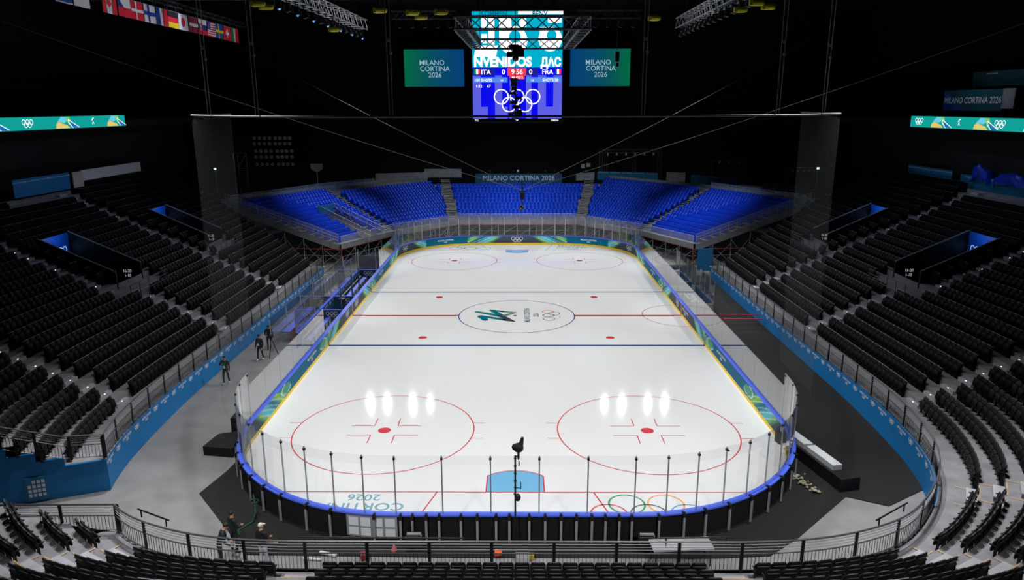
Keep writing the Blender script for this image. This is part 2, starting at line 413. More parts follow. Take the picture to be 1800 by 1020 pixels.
# end-zone writing and rings
for s_ in (-1, 1):
    G = (lambda ox, oy: (lambda x, y: (ox-x, oy-y, ZI))) if s_ < 0 else (lambda ox, oy: (lambda x, y: (ox+x, oy+y, ZI)))
    ox = s_*6.4
    for word, oy, sz in (('2026', (-27.35, 27.4), 0.72), ('CORTINA', (-28.05, 28.2), 0.82), ('MILANO', (-28.9, 29.1), 0.82)):
        text_mb(word, G(ox, oy[s_ > 0]), sz, bold=0.012).build('ice_lettering', ITEAL, ice)
RC6 = [paint(c) for c in ((232, 96, 110), (110, 122, 120), (128, 176, 226), (76, 166, 112), (250, 178, 110))]
def ringpaint(cx, cy, sx):
    mb = MB()
    for (x, y), mi in zip([(-2.15, 0), (0, 0), (2.15, 0), (-1.07, 1), (1.07, 1)], (0, 1, 2, 3, 4)):
        mb.annulus(F, cx+sx*x*.76, cy+y*.76, .70, .78, 40, mi)
    mb.build('ice_rings', RC6, ice)
ringpaint(5.45, -28.85, 1); ringpaint(-5.45, 28.1, 1)

# ------------------------------------------------------------------ boards
bd = thing('rink_boards', 'white framed hockey boards with teal printed panels, yellow kick plate and blue cap', 'rink boards')
mb = MB(); band(mb, 0, TOT, -0.012, 0.0, -0.012, 0.22); band(mb, 0, TOT, -0.012, 0.22, 0.0, 0.22); mb.build('kick_plate', KICK, bd)
mb = MB(); band(mb, 0, TOT, -0.06, 1.04, -0.06, 1.10); band(mb, 0, TOT, -0.06, 1.10, 0.22, 1.10); band(mb, 0, TOT, 0.22, 1.10, 0.22, 1.04)
band(mb, 0, TOT, 0.22, 1.04, -0.06, 1.04)
mb.build('cap_rail', CAPB, bd)
mb = MB(); band(mb, 0, TOT, 0.16, 0.0, 0.16, 1.04); mb.build('backing_fabric', mt('black_backing', (6, 6, 7), 0.9), bd)
# printed panel faces: one colour per point of the print
GREYC = [0, 39.85, 79.7, 119.55, 24.8, 54.9, 104.5, 134.9]
HW = {0: 4.3, 39.85: 2.3, 79.7: 4.3, 119.55: 2.3, 24.8: 2.1, 54.9: 2.1, 104.5: 3.2, 134.9: 3.2}
def mixc(a, b, t): t = max(0, min(1, t)); t = t*t*(3-2*t); return tuple(a[i]*(1-t)+b[i]*t for i in range(3))
CG, CT, CTD, CL, CC, CB = (lin(c) for c in ((72, 80, 94), (10, 126, 154), (10, 104, 142), (160, 214, 60), (96, 212, 228), (40, 110, 190)))
def board_col(s, z):
    s %= TOT
    best = min(((abs((s-g+TOT/2) % TOT - TOT/2) - HW[g], g) for g in GREYC))
    d, g = best
    sl = d + (z-0.6)*1.6              # everything leans
    if sl < 0: c = CG
    elif sl < 0.5: c = mixc(CG, (0.1, 0.45, 0.2), sl/0.5)
    elif sl < 1.2: c = mixc((0.25, 0.55, 0.12), CC, (sl-0.5)/0.7)
    elif sl < 2.4: c = mixc(CC, CT, (sl-1.2)/1.2)
    elif sl < 3.4: c = mixc(CT, CL, (sl-2.4)/1.0)
    elif sl < 4.2: c = mixc((0.08, 0.45, 0.2), CT, (sl-3.4)/0.8)
    else: c = mixc(CT, CTD, (sl-4.2)/2)
    if 28.6 < s < 33.9 or 45.8 < s < 51.1: return mixc(CT, CTD, (z-.2)/.8)
    if sl > 0.5:
        for k, w_ in ((0.75, .05), (1.55, .06), (2.15, .035), (3.0, .06), (3.75, .05)):
            q = d+(z-0.6)*2.6*(1+0.25*(z-0.6))
            if abs(q-k) < w_: c = mixc(c, (0.85, 0.95, 0.9), 0.8)
        e = math.hypot((d-4.5)/0.8, (z-0.62)/0.3)
        if abs(e-1) < 0.10 and (d-4.5)*0.4+(z-0.62) < 0.25: c = mixc(c, (0.8, 0.95, 0.9), 0.75)
        if e < 0.9: c = mixc(c, (0.15, 0.5, 0.2), 0.6)
    return c
ns, nz = 2400, 12
vs = []; cols = []
for i in range(ns+1):
    s = TOT*i/ns; p = rp(s)[0]
    for j in range(nz+1):
        z = 0.22+0.82*j/nz; vs.append((p.x, p.y, z)); cols.append((*board_col(s, z), 1))
fs = [(i*(nz+1)+j, (i+1)*(nz+1)+j, (i+1)*(nz+1)+j+1, i*(nz+1)+j+1) for i in range(ns) for j in range(nz)]
mb = MB(); mb.add(vs, fs)
pm = mat('printed_board_film', (255, 255, 255), 0.65, spec=0.15)
o = mb.build('printed_panel', pm, bd)
ca = o.data.color_attributes.new('print', 'FLOAT_COLOR', 'POINT'); ca.data.foreach_set('color', np.array(cols, dtype=np.float32).ravel())
an = pm.node_tree.nodes.new('ShaderNodeAttribute'); an.attribute_name = 'print'
pm.node_tree.links.new(an.outputs['Color'], pm.node_tree.nodes['Principled BSDF'].inputs['Base Color'])
def BF(s0, z0, off=-0.006):   # lettering reads left to right for someone on the ice
    def f(x, y):
        p = rp(s0+x, off)[0]; return (p.x, p.y, z0+y)
    return f
for s0 in (-1.6, 1.6, 24.8, 39.85, 54.9, 78.2, 103.9, 119.55, 135.5):
    rings_mb(BF(s0, 0.64), 0.17 if s0 != 39.85 else 0.2, 0.13, 18).build('board_rings', WHITE, bd)
for s0 in (12.5, 31.2, 48.5, 67.2, 81.0, 91.2, 147.9):
    text_mb('MILANO CORTINA', BF(s0, 0.64), 0.24, bold=0.02).build('board_lettering', WHITE, bd)
    text_mb('2026', BF(s0, 0.42), 0.22, bold=0.02).build('board_lettering', WHITE, bd)
mb = MB()
for s0, c in ((7.45, 0), (-7.45, 0), (72.25, 0), (87.15, 0), (0, 1), (79.7, 1)):
    mb2 = MB(); band(mb2, s0-0.12, s0+0.12, -0.016, 0.02, -0.016, 1.05); mb2.build('line_mark', (IBLU, IRED)[c], bd)
# struts behind the near end
def s_of_x(x):
    a = abs(x)
    if a <= HX-RC: ss = 119.55 - x
    else:
        th = math.asin(min(1, (a-(HX-RC))/RC)); ss = 119.55 - math.copysign(HX-RC+RC*th, x)
    return ss
SX = [-12.6, -12.2, -11.6, -10.9, -10.1, -9.2, -8.0, -7.0, -5.3, -4.32, -3.87, -3.35, -2.86, -2.04, -1.42, -0.71, -0.21, 0.54, 1.14, 1.74, 2.32, 2.9, 3.41, 3.93, 4.4, 5.4, 6.35, 7.2, 8.2, 9.2, 10.1, 10.9, 11.6, 12.2]
for x in SX:
    s0 = s_of_x(x); p, n = rp(s0, 0.27); a = math.atan2(n[1], n[0])-PI/2
    mb = MB(); mb.box((p.x+n[0]*.03, p.y+n[1]*.03, 0.48), (0.085, 0.06, 0.96), a)
    o = mb.build('board_strut', STEEL, bd)
    q = rp(s0, 0.12)[0]
    m2 = MB(); q2 = rp(s0, 0.2)[0]; m2.box((q2.x, q2.y, 1.13), (0.09, 0.12, 0.06), a); m2.box((q.x+n[0]*.17, q.y+n[1]*.17, 1.03), (0.12, 0.08, 0.18), a)
    m2.build('clamp', BLACK, o)
# white service hatch in the near boards
mb = MB()
sA, sB = s_of_x(-6.35), s_of_x(-4.5)
band(mb, sA, sB, 0.19, 0.16, 0.19, 1.0); 
for k in range(5):
    s0 = sA+(sB-sA)*k/4; band(mb, s0-.04, s0+.04, 0.21, 0.14, 0.21, 1.02, mi=1)
for z in (.15, .55, .98): band(mb, sA, sB, 0.205, z-.03, 0.205, z+.03, mi=1)
mb.build('service_hatch', [WHITE, STEEL], bd, label='white service hatch')

# ------------------------------------------------------------------ glass shield round the rink
gs = thing('glass_shield', 'clear protective glass panes standing on the blue cap of the rink boards', 'protective glass')
def glass_top(s):
    s %= TOT
    y = rp(s)[0].y
    return 3.5 if abs(y) > 21.6 else 2.85
stops = []
s = 0.0
def spans():
    L = []
    def run(a, b, n):
        for i in range(n): L.append((a+(b-a)*i/n, a+(b-a)*(i+1)/n))
    run(12.2, 22, 4); run(22, 35.35, 11); run(35.35, 44.35, 6); run(44.35, 57.7, 11)
    run(57.7, 101.7, 20); run(101.7, 115.05, 11)
    xs = [4.5, 2.73, .91, -.91, -2.73, -4.5]
    for a, b in zip(xs, xs[1:]): L.append((s_of_x(a), s_of_x(b)))
    run(124.05, 137.4, 11); run(137.4, TOT-8.0, 6)
    return L
SP = spans()
for a, b in SP:
    mb = MB(); t = glass_top((a+b)/2)
    n = 3
    for o_ in (0.075, 0.087): band(mb, a+.01, b-.01, o_, 1.10, o_, t, step=(b-a)/n*0.999)
    mb.build('glass_pane', GLASS, gs)
ends = sorted({round(a, 3) for a, b in SP} | {round(b, 3) for a, b in SP})
for e in ends:
    p, n = rp(e, 0.085); far_side = (57.8 < e < 101.6) or e > 137.5 or e < 21.9
    t = min(glass_top(e-.1), glass_top(e+.1)); w_ = 0.022 if far_side else 0.05
    mb = MB(); mb.box((p.x, p.y, (1.1+t)/2), (w_, w_*.8, t-1.1), math.atan2(n[1], n[0])-PI/2)
    if not far_side:
        mb.box((p.x, p.y, t-.12), (w_*1.8, w_*1.6, .08), math.atan2(n[1], n[0])-PI/2, mi=1)
    mb.build('post', [ALU if not far_side else STEEL, DSTEEL], gs)

# ------------------------------------------------------------------ safety net of the near end
nt_ = thing('safety_net', 'fine dark protective net hanging above the near end glass', 'net')
S0, S1 = s_of_x(13)-6.1+4, s_of_x(-13)+6.1-4
S0, S1 = 101.7-2.4, 137.4+2.4
mb = MB(); band(mb, S0, S1, 0.6, 3.4, 0.6, 15.72, step=0.8); mb.build('netting', NETM, nt_)
mb = MB(); n = 70
ps = [(*rp(S0+(S1-S0)*i/n, 0.6)[0], 15.75) for i in range(n+1)]
mb.poly(ps, 0.035, 6); mb.build('top_pipe', mt('pale_pipe', (96, 98, 102), .6, .1), nt_)
for x in (-10.96, -8.65, -3.96, 4.15, 8.85, 11.07):
    y = -math.sqrt(max(0, 1-(max(0, abs(x)-4.5)/9.1)**2))*9.1-22
    mb = MB()
    for dx in (-.05, .05): mb.tube((x+dx, y, 15.78), (x+dx*2, y, 26), 0.014, 4)
    mb.box((x, y, 18.1), (.12, .05, .1)); mb.box((x+.06, y, 17.7), (.08, .05, .08))
    mb.build('hanging_rope', STEEL, nt_)

# ------------------------------------------------------------------ seating bowl
def lerp(x, tab):
    if x <= tab[0][0]: return tab[0][1]
    for (a, va), (b, vb) in zip(tab, tab[1:]):
        if x <= b: return va+(vb-va)*(x-a)/(b-a)
    return tab[-1][1]
FR = [(18.6, 26), (18.6, 18), (18.6, 0), (18.6, -12), (18.58, -16), (18.48, -19), (18.3, -22), (18.0, -24.8), (17.4, -27.3), (16.4, -29.4),
      (15.1, -31.2), (13.4, -32.9), (11.6, -33.9), (9.6, -34.5), (7.2, -34.72), (4, -34.72), (0, -34.72)]
FR = FR + [(-x, y) for x, y in FR[-2::-1]]
def catmull(P, step=0.4):
    out = []
    for i in range(len(P)-1):
        p0, p1, p2, p3 = (Vector(P[max(0, i-1)]), Vector(P[i]), Vector(P[i+1]), Vector(P[min(len(P)-1, i+2)]))
        n = max(1, int((p2-p1).length/step)); m1, m2 = (p2-p0)/2, (p3-p1)/2
        if i in (0, 1, 2): m1 = m2 = p2-p1
        for k in range(n):
            t = k/n
            if abs(p1.x-p2.x) < 1e-6 or abs(p1.y-p2.y) < 1e-6: out.append(p1.lerp(p2, t)); continue
            out.append(p1*(2*t**3-3*t**2+1)+m1*(t**3-2*t*t+t)+p2*(-2*t**3+3*t*t)+m2*(t**3-t*t))
    out.append(Vector(P[-1])); return out
FP = catmull(FR)
NF = len(FP)
FN = []
for i in range(NF):
    d = (FP[min(NF-1, i+3)]-FP[max(0, i-3)]).normalized(); FN.append(Vector((-d.y, d.x)))
FH = [lerp(p.y, [(-34.7, 1.6), (-32.5, 1.48), (-27, 1.42), (-21, 1.40), (-15, 1.24), (-8, 1.13), (13, 1.07)]) for p in FP]
FB = [lerp(p.y, [(-34.6, 0.8), (-33, 1.1), (-30, 1.35), (-25, 1.6), (-20, 1.73)]) for p in FP]
FRISE = [lerp(p.y, [(-34.6, 0.335), (-31, 0.36), (-26, 0.375)]) for p in FP]
D = 0.823
def stand_ok(x, y, k=0):
    """is there raised seating over this point"""
    ax = abs(x)
    if y > 12.9+0.62*(ax-18.6) or y > 15.6+0.30*(ax-18.6)+1.0: return False
    if x < 0:
        # the gap in the near left corner: from the slanted blue wall to the tunnel railing
        wl = -26.9+0.40*(x+17.63)
        if x < -14.0+0.0 and y < wl and y > -32.45-0.0*(x+14): return False
        if -17.7 <= x < -14.0 and -32.4 < y < -26.7 : return False
    return True
def in_vom(x, y, k):
    if k >= 9 and k <= 14 and (-7.7 < y < -4.4 or 7.2 < y < 10.3): return True
    return False
def at_row(i, off): return FP[i]+FN[i]*off
mb = MB(); K = 22
for k in range(-1, K):
    for i in range(NF-1):
        a0 = 0 if k == -1 else None
        qs = []
        for j in (i, i+1):
            if k == -1: o0, o1, z = 0.0, FB[j]+0.07-D, FH[j]-0.0
            else: o0, o1, z = FB[j]+0.07+D*(k-1), FB[j]+0.07+D*k, FH[j]+FRISE[j]*k
            if k == 0: o0 = 0.0
            qs.append((at_row(j, o0), at_row(j, o1), z, z+FRISE[j]))
        if k == -1: continue
        c = (qs[0][0]+qs[1][1])/2
        if not stand_ok(c.x, c.y, k): continue
        if not (in_frame(c.x, c.y, qs[0][2], 400)): continue
        if in_vom(c.x, c.y, k): continue
        (A, B, z, z2), (Cc, Dd, zc, zc2) = qs
        mb.quad((*A, z), (*B, z), (*Dd, zc), (*Cc, zc))
        mb.quad((*B, z), (*B, z2), (*Dd, zc2), (*Dd, zc))
terr = struct(mb.build('seating_terrace', CONC))

# aisle lines through the terraces: (front point, outward direction, first row, last row, half width)
AIS = []
for sx in (-1, 1):
    X = Vector((sx, 0))
    AIS += [(Vector((sx*18.6, -20.9)), X, 0, 21, .62), (Vector((sx*18.6, -7.5)), X, 0, 7, .62), (Vector((sx*18.6, -9.4)), X, 8, 21, .6),
            (Vector((sx*18.6, 4.3)), X, 0, 21, .6)]
def front_index(x, y): return min(range(NF), key=lambda i: (FP[i].x-x)**2+(FP[i].y-y)**2)
for x, y in ((16.5, -29.3), (12.75, -33.3), (6.55, -34.7), (-6.75, -34.7), (-12.75, -33.3)):
    i = front_index(x, y); AIS.append((FP[i], FN[i], 0, 9, .55 if abs(x) < 8 else .62))
def in_aisle(x, y, k):
    for p, n, k0, k1, hw in AIS:
        if not k0 <= k <= k1: continue
        v = Vector((x, y))-p
        if v.dot(n) > -0.5 and abs(v.x*n.y-v.y*n.x) < hw+0.22 and v.length < 25: return True
    return False
def landing(x, y, k):
    return (k in (7, 8) and (-9.9 < y < -3.6 or 6.4 < y < 10.8))
# seats
def rrect(w_, h, r, n=3):
    P = []
    for cx, cy, a in ((w_/2-r, h/2-r, 0), (-w_/2+r, h/2-r, PI/2), (-w_/2+r, -h/2+r, PI), (w_/2-r, -h/2+r, 3*PI/2)):
        for i in range(n+1): P.append((cx+r*math.cos(a+PI/2*i/n), cy+r*math.sin(a+PI/2*i/n)))
    return P
def shell(w_, h, r, t, cy, cz, tilt, n=3, bulge=0.85):
    """rounded padded panel standing in the xz plane"""
    P = rrect(w_, h, r, n); m = len(P); mb = MB(); vs = []
    for y, s_ in ((-t/2, bulge), (-t*.2, 1), (t*.2, 1), (t/2, bulge)):
        for x, z in P:
            zz = z*s_; yy = y - zz*math.tan(tilt) + (x*2/w_)**2*0.025
            vs.append((x*s_, cy+yy, cz+zz))
    fs = [tuple(range(m)), tuple(range(4*m-1, 3*m-1, -1))]
    for j in range(3):
        fs += [(j*m+i, (j+1)*m+i, (j+1)*m+(i+1) % m, j*m+(i+1) % m) for i in range(m)]
    return mb.add(vs, fs)
_sb = shell(.47, .50, .11, .075, -0.0, .615, math.radians(13)); _sb.box((0, -.075, .74), (.38, .02, .014), mi=1); _sb.box((0, -.056, .866), (.30, .03, .012), mi=1)
seat_back = _sb.mesh('backrest', [SEATM, mt('seat_back_highlight', (84, 84, 88), .5)], True)  # pale lines on the backrest are painted highlights
seat_pan = shell(.43, .40, .08, .07, .13, .50, math.radians(10)).mesh('seat_pan', SEATM, True)
mbb = MB()
for sx in (-1, 1):
    mbb.box((sx*.222, .04, .22), (.035, .09, .44)); mbb.box((sx*.224, .10, .56), (.036, .26, .035)); mbb.box((sx*.222, .02, .5), (.03, .05, .2))
mbb.box((0, .04, .36), (.45, .05, .05)); mbb.box((-.225, .06, .012), (.05, .2, .024)); mbb.box((.225, .06, .012), (.05, .2, .024))
seat_frame = mbb.mesh('support_frame', SEATF)
def simple_seat(mats):
    s_ = MB(); P = rrect(.49, .50, .05, 1); m = len(P)
    for t, c, y0, hh in ((.06, .615, 0, .5), (.06, .50, .13, .40)):
        k = hh/.5; vs = [(x, y0+y-z*k*.2, c+z*k) for y in (-t/2, t/2) for x, z in P]
        s_.add(vs, [tuple(range(m)), tuple(range(2*m-1, m-1, -1))]+[(i, m+i, m+(i+1) % m, (i+1) % m) for i in range(m)])
    s_.box((0, .08, .17), (.46, .05, .34), mi=1)
    s_.box((0, -.05, .868), (.495, .034, .012), mi=2)  # thin strip carrying the painted highlight along the seat top
    return s_
SEATS = []      # (distance, x, y, z, rz, zone, row)
for k in range(K):
    for side in (0,):
        pts = []; 
        for i in range(NF):
            pts.append((at_row(i, FB[i]+D*k), FH[i]+FRISE[i]*k, FN[i]))
        # start walking from the middle of the near end so that rows stay symmetric
        mid = NF//2
        for rng in (range(mid, NF-1), range(mid-1, -1, -1)):
            acc = 0.245 if rng.step > 0 else 0.245
            for i in rng:
                if rng.step > 0: a, b = pts[i], pts[i+1]
                else: a, b = pts[i+1], pts[i]
                L = (b[0]-a[0]).length
                while acc < L:
                    t = acc/L; p = a[0].lerp(b[0], t); z = a[1]+(b[1]-a[1])*t; n = (a[2]*(1-t)+b[2]*t).normalized()
                    acc += 0.495
                    if not stand_ok(p.x, p.y, k) or in_aisle(p.x, p.y, k) or in_vom(p.x, p.y, k): continue
                    if not stand_ok(p.x+n.x*-.5, p.y+n.y*-.5, k): continue
                    if landing(p.x, p.y, k): continue
                    if k in (15,) and in_vom(p.x, p.y, 14): pass
                    if abs(p.x) > 18 and (k >= 20 and -3 < p.y < 6) : continue
                    if not in_frame(p.x, p.y, z+.6, 60): continue
                    d = (Vector((p.x, p.y, z))-CP).length
                    SEATS.append((d, p.x, p.y, z, math.atan2(-n.y, -n.x)-PI/2, k))
                acc -= L
SEATS.sort()
near = [s_ for s_ in SEATS if in_frame(s_[1], s_[2], s_[3]+.7, 5)][:300]
nearset = set((s_[1], s_[2]) for s_ in near)
ROWN = ['front row', 'second row', 'third row', 'fourth row', 'fifth row', 'sixth row', 'seventh row', 'eighth row']
def seat_label(x, y, k):
    r = ROWN[min(k, 7)]
    if abs(x) < 7.2: z_ = 'of the middle block behind the near railing'
    elif abs(x) < 13.2 and y < -32.5: z_ = 'of the near %s block behind the railing' % ('left' if x < 0 else 'right')
    elif x < 0 and y < -32: z_ = 'beside the near left tunnel railing'
    elif x > 0 and y < -28: z_ = 'of the bottom right corner block'
    elif x > 0: z_ = 'of the lower right side stand'
    else: z_ = 'of the lower left side stand'
    return 'black folded stadium seat in the %s %s' % (r, z_)
proto = None
for d, x, y, z, rz, k in near:
    lb = seat_label(x, y, k)
    if proto is None:
        proto = thing('stadium_seat', lb, 'seat', (x, y, z), rz, lb.replace('black folded stadium seat in', 'seats in'))
        for nm, me in (('backrest', seat_back), ('seat_pan', seat_pan), ('support_frame', seat_frame)):
            o = bpy.data.objects.new(nm, me); COL.objects.link(o); o.parent = proto
        kids = list(proto.children)
        continue
    c = proto.copy(); COL.objects.link(c); c.location = (x, y, z); c.rotation_euler = (0, 0, rz); c['label'] = lb
    c['group'] = lb.replace('black folded stadium seat in', 'seats in')
    for ch in kids:
        q = ch.copy(); COL.objects.link(q); q.parent = c
def bake(name, base, items, mats):
    V = np.array(base.v); nv = len(V); F_ = base.f; allv = []
    for x, y, z, rz in items:
        c, s_ = math.cos(rz), math.sin(rz)
        allv.append(np.c_[V[:, 0]*c-V[:, 1]*s_+x, V[:, 0]*s_+V[:, 1]*c+y, V[:, 2]+z])
    allv = np.concatenate(allv)
    lens = np.array([len(f) for f in F_]); flat = np.concatenate([np.array(f) for f in F_]); n = len(items)
    loops = (flat[None, :]+(np.arange(n)*nv)[:, None]).ravel()
    me = bpy.data.meshes.new(name); me.vertices.add(len(allv)); me.vertices.foreach_set('co', allv.astype(np.float32).ravel())
    me.loops.add(len(loops)); me.loops.foreach_set('vertex_index', loops.astype(np.int32))
    tl = np.tile(lens, n); st = np.concatenate([[0], np.cumsum(tl)[:-1]])
    me.polygons.add(len(tl)); me.polygons.foreach_set('loop_start', st.astype(np.int32))
    for m in mats: me.materials.append(m)
    me.polygons.foreach_set('material_index', np.tile(np.array(base.mi), n).astype(np.int32))
    me.update(calc_edges=True); me.validate()
    o = bpy.data.objects.new(name, me); COL.objects.link(o); return o
rest = [(s_[1], s_[2], s_[3], s_[4]) for s_ in SEATS if (s_[1], s_[2]) not in nearset]
print('SEATS', len(SEATS), 'near', len(near), 'rest', len(rest), 'max d', near[-1][0])
o = bake('stadium_seat_rows', simple_seat(None), rest, [SEATR, SEATR, SEATHI])
tag(o, 'rows of black folded stadium seats filling both dark side stands', 'seats', kind='stuff')

# steps in the aisles and their pale edges
mb = MB(); mw = MB()
for p, n, k0, k1, hw in AIS:
    i = front_index(p.x, p.y); a = math.atan2(n.y, n.x)-PI/2
    for k in range(k0, min(k1, K-1)+1):
        o_ = FB[i]+0.07+D*k; z = FH[i]+FRISE[i]*k
        c = p+n*(o_-0.2)
        if not in_frame(c.x, c.y, z, 80) or not stand_ok(c.x, c.y): continue
        if in_vom(c.x, c.y, k): continue
        mb.box((c.x, c.y, z+FRISE[i]/4+.002), (hw*1.7, 0.40, FRISE[i]/2), a)
        q = p+n*(o_-0.45+0.0)
        side_ = Vector((-n.y, n.x))
        if abs(p.x) < 18: mw.box((p.x+n.x*(o_+.02), p.y+n.y*(o_+.02), z+FRISE[i]+.004), (hw*1.7, 0.05, .008), a)
        if abs(p.x) < 18 and abs(p.x) > 8:
            for sg in (-1, 1):
                q = p+n*(o_-0.42)+side_*sg*(hw+.1); mw.box((q.x, q.y, z+.006), (0.06, D*.8, .012), a)
struct(mb.build('trim_1', STEP)); struct(mw.build('trim_2', WOOD))
for p, n, k0, k1, hw in AIS:            # tiny lit studs on the steps of the side stands
    if abs(p.x) < 18: continue
    i = front_index(p.x, p.y)
    for k in range(k0, min(k1, K-2)+1):
        c = p+n*(FB[i]+.07+D*k-.4); z = FH[i]+FRISE[i]*k
        if in_frame(c.x, c.y, z, 0) and stand_ok(c.x, c.y) and not in_vom(c.x, c.y, k):
            m = MB(); m.box((c.x, c.y-.1, z+FRISE[i]/2+.03), (.05, .05, .03)); m.build('step_lamp', emis('step_lamp', (255, 255, 250), 1.6), terr)
# vomitory landings: pale floor
mb = MB()
for sx in (-1, 1):
    for y0, y1 in ((-9.9, -3.6), (6.4, 10.8)):
        x0 = 18.6+1.8+D*6; z = 1.13+.375*7; mb.box((sx*(x0+D*.9), (y0+y1)/2, z+.01), (D*1.7, y1-y0, .02))
struct(mb.build('trim_3', STEP))
def R2(P, z): return [(x, y, z) for x, y in P]
# vomitory walls, blue panels and signs
for sx in (-1, 1):
    sd = 'left' if sx < 0 else 'right'
    for y0, y1, where in ((-7.7, -4.4, 'nearer'), (7.2, 10.3, 'farther')):
        v = thing('vomitory_entrance', 'black walled %s entrance opening halfway up the %s stand, blue sign at its back' % (where, sd), 'stadium entrance')
        xf, xb = 18.6+1.8+D*8, 18.6+1.8+D*14; zf, zb = 1.13+.375*8, 1.13+.375*14
        for y in (y0, y1):
            mb = MB(); t = .09
            vs = [(sx*x, y+dy, z) for dy in (-t, t) for x, z in ((xf, 2.0), (xb, 2.0), (xb, zb+1.15), (xf, zf+1.15))]
            mb.add(vs, [(0, 1, 2, 3), (7, 6, 5, 4), (0, 4, 5, 1), (1, 5, 6, 2), (2, 6, 7, 3), (3, 7, 4, 0)]); mb.build('side_wall', DSTEEL, v)
            mb = MB(); mb.tube((sx*xf, y, zf+1.19), (sx*xb, y, zb+1.19), .05, 6); mb.build('wall_cap', STEEL, v)
        mb = MB(); mb.box((sx*xb, (y0+y1)/2, zb-.6), (.1, y1-y0, 3.4)); mb.build('back_wall', mt('blue_sign_board', (14, 100, 220), .5), v)
        yc = (y0+y1)/2
        f = lambda x, y, sx=sx, xb=xb, yc=yc, zb=zb: (sx*(xb-.07), yc+.5-sx*x*-1, zb-.1+y) if sx > 0 else (sx*(xb-.07), yc+.5+x, zb-.1+y)
        rings_mb(f, .2, .16, 16).build('sign_rings', emis('soft_white', (150, 190, 240), 1), v)
        mb = MB(); mb.box((sx*(xb-.1), y0+.9, zb-.3), (.06, .5, 1.6)); mb.build('door_frame', BLACK, v)
        # blue glow of the tunnel lamp on its board
        l = bpy.data.lights.new('tunnel_lamp', 'POINT'); l.energy = 12; l.color = (.35, .6, 1); l.shadow_soft_size = .1
        lo = bpy.data.objects.new('tunnel_lamp', l); COL.objects.link(lo); lo.location = (sx*(xb-.9), yc, zb+.9); lo['kind'] = 'helper'
        g = lambda x, y, sx=sx, y0=y0, y1=y1, xf=xf, zf=zf: (sx*(xf+1.0)+sx*0+x*(1 if sx < 0 else 1)*0.9, y1-.1, zf+.45+y)
        for j, tx in enumerate(('16-20', '1-10')):
            text_mb(tx, lambda x, y, g=g, j=j: g(x, y-.33*j), .3, bold=.01).build('sign_lettering', emis('dim_white', (170, 170, 175), .8), v)
        # little railing in front of the opening
        mb = MB(); xr = sx*(18.6+1.8+D*5.9); z = 1.13+.375*6+.375
        for zz in (.35, .7, 1.0): mb.tube((xr, y0-1.6, z+zz), (xr, y1+.2, z+zz), .025, 5)
        yy = y0-1.6
        while yy < y1+.3: mb.tube((xr, yy, z-.3), (xr, yy, z+1.0), .03, 5); yy += 1.2
        yy = y0-1.6
        while yy < y1: mb.tube((xr, yy, z), (xr, yy, z+.35), .012, 4); yy += .14
        mb.build('front_railing', RAILM, v)

# ------------------------------------------------------------------ walls round the hall floor
def wall_run(mb, i0, i1, z0=0.0, off=0.0, top=None):
    for i in range(i0, i1):
        A, B = at_row(i, off), at_row(i+1, off)
        mb.quad((*A, z0), (*B, z0), (*B, FH[i+1] if top is None else top), (*A, FH[i] if top is None else top))
        A2, B2 = at_row(i, off+.15), at_row(i+1, off+.15)
        mb.quad((*A, FH[i]), (*B, FH[i+1]), (*B2, FH[i+1]), (*A2, FH[i]))
iR0 = front_index(18.6, 12.9); iR1 = front_index(15.6, -30.6); iM = NF//2
iL0 = front_index(-14.0, -32.3); iL1 = front_index(-17.55, -26.8); iL2 = front_index(-18.6, 12.9)
mb = MB(); wall_run(mb, iR0, iR1); mb.quad((18.6, 12.9, 0), (19.6, 12.9, 0), (19.6, 12.9, 1.07), (18.6, 12.9, 1.07))
wr = struct(mb.build('wall_side_right', BWALL))
mb = MB(); wall_run(mb, iL1, iL2); mb.quad((-18.6, 12.9, 0), (-19.6, 12.9, 0), (-19.6, 12.9, 1.07), (-18.6, 12.9, 1.07))
wl = struct(mb.build('wall_side_left', BWALL))
mb = MB(); wall_run(mb, iR1, iL0); struct(mb.build('wall_near', DSTEEL))
# slanted, stepped wall of the left tunnel
mb = MB(); A = FP[iL1]; dirw = Vector((-0.928, -0.37)).normalized(); z = FH[iL1]
LW = 14.0
mb.quad((*A, -.0), (*(A+dirw*LW), -.0), (*(A+dirw*LW), 1.0), (*A, 1.0))
q = A.copy(); dist = 0
for k in range(-1, 12):
    L = 1.55 if k == -1 else 1.0
    B = A+dirw*(dist+L); C0 = A+dirw*dist; zt = FH[iL1]+.375*(max(k, -1)+1)+(.0 if k == -1 else 0)
    mb.quad((*C0, 1.0), (*B, 1.0), (*B, zt), (*C0, zt))
    mb.box((*( (C0+B)/2), zt), (L, .12, .03), math.atan2(dirw.y, dirw.x))
    dist += L
wt = struct(mb.build('wall_tunnel', BWALL))
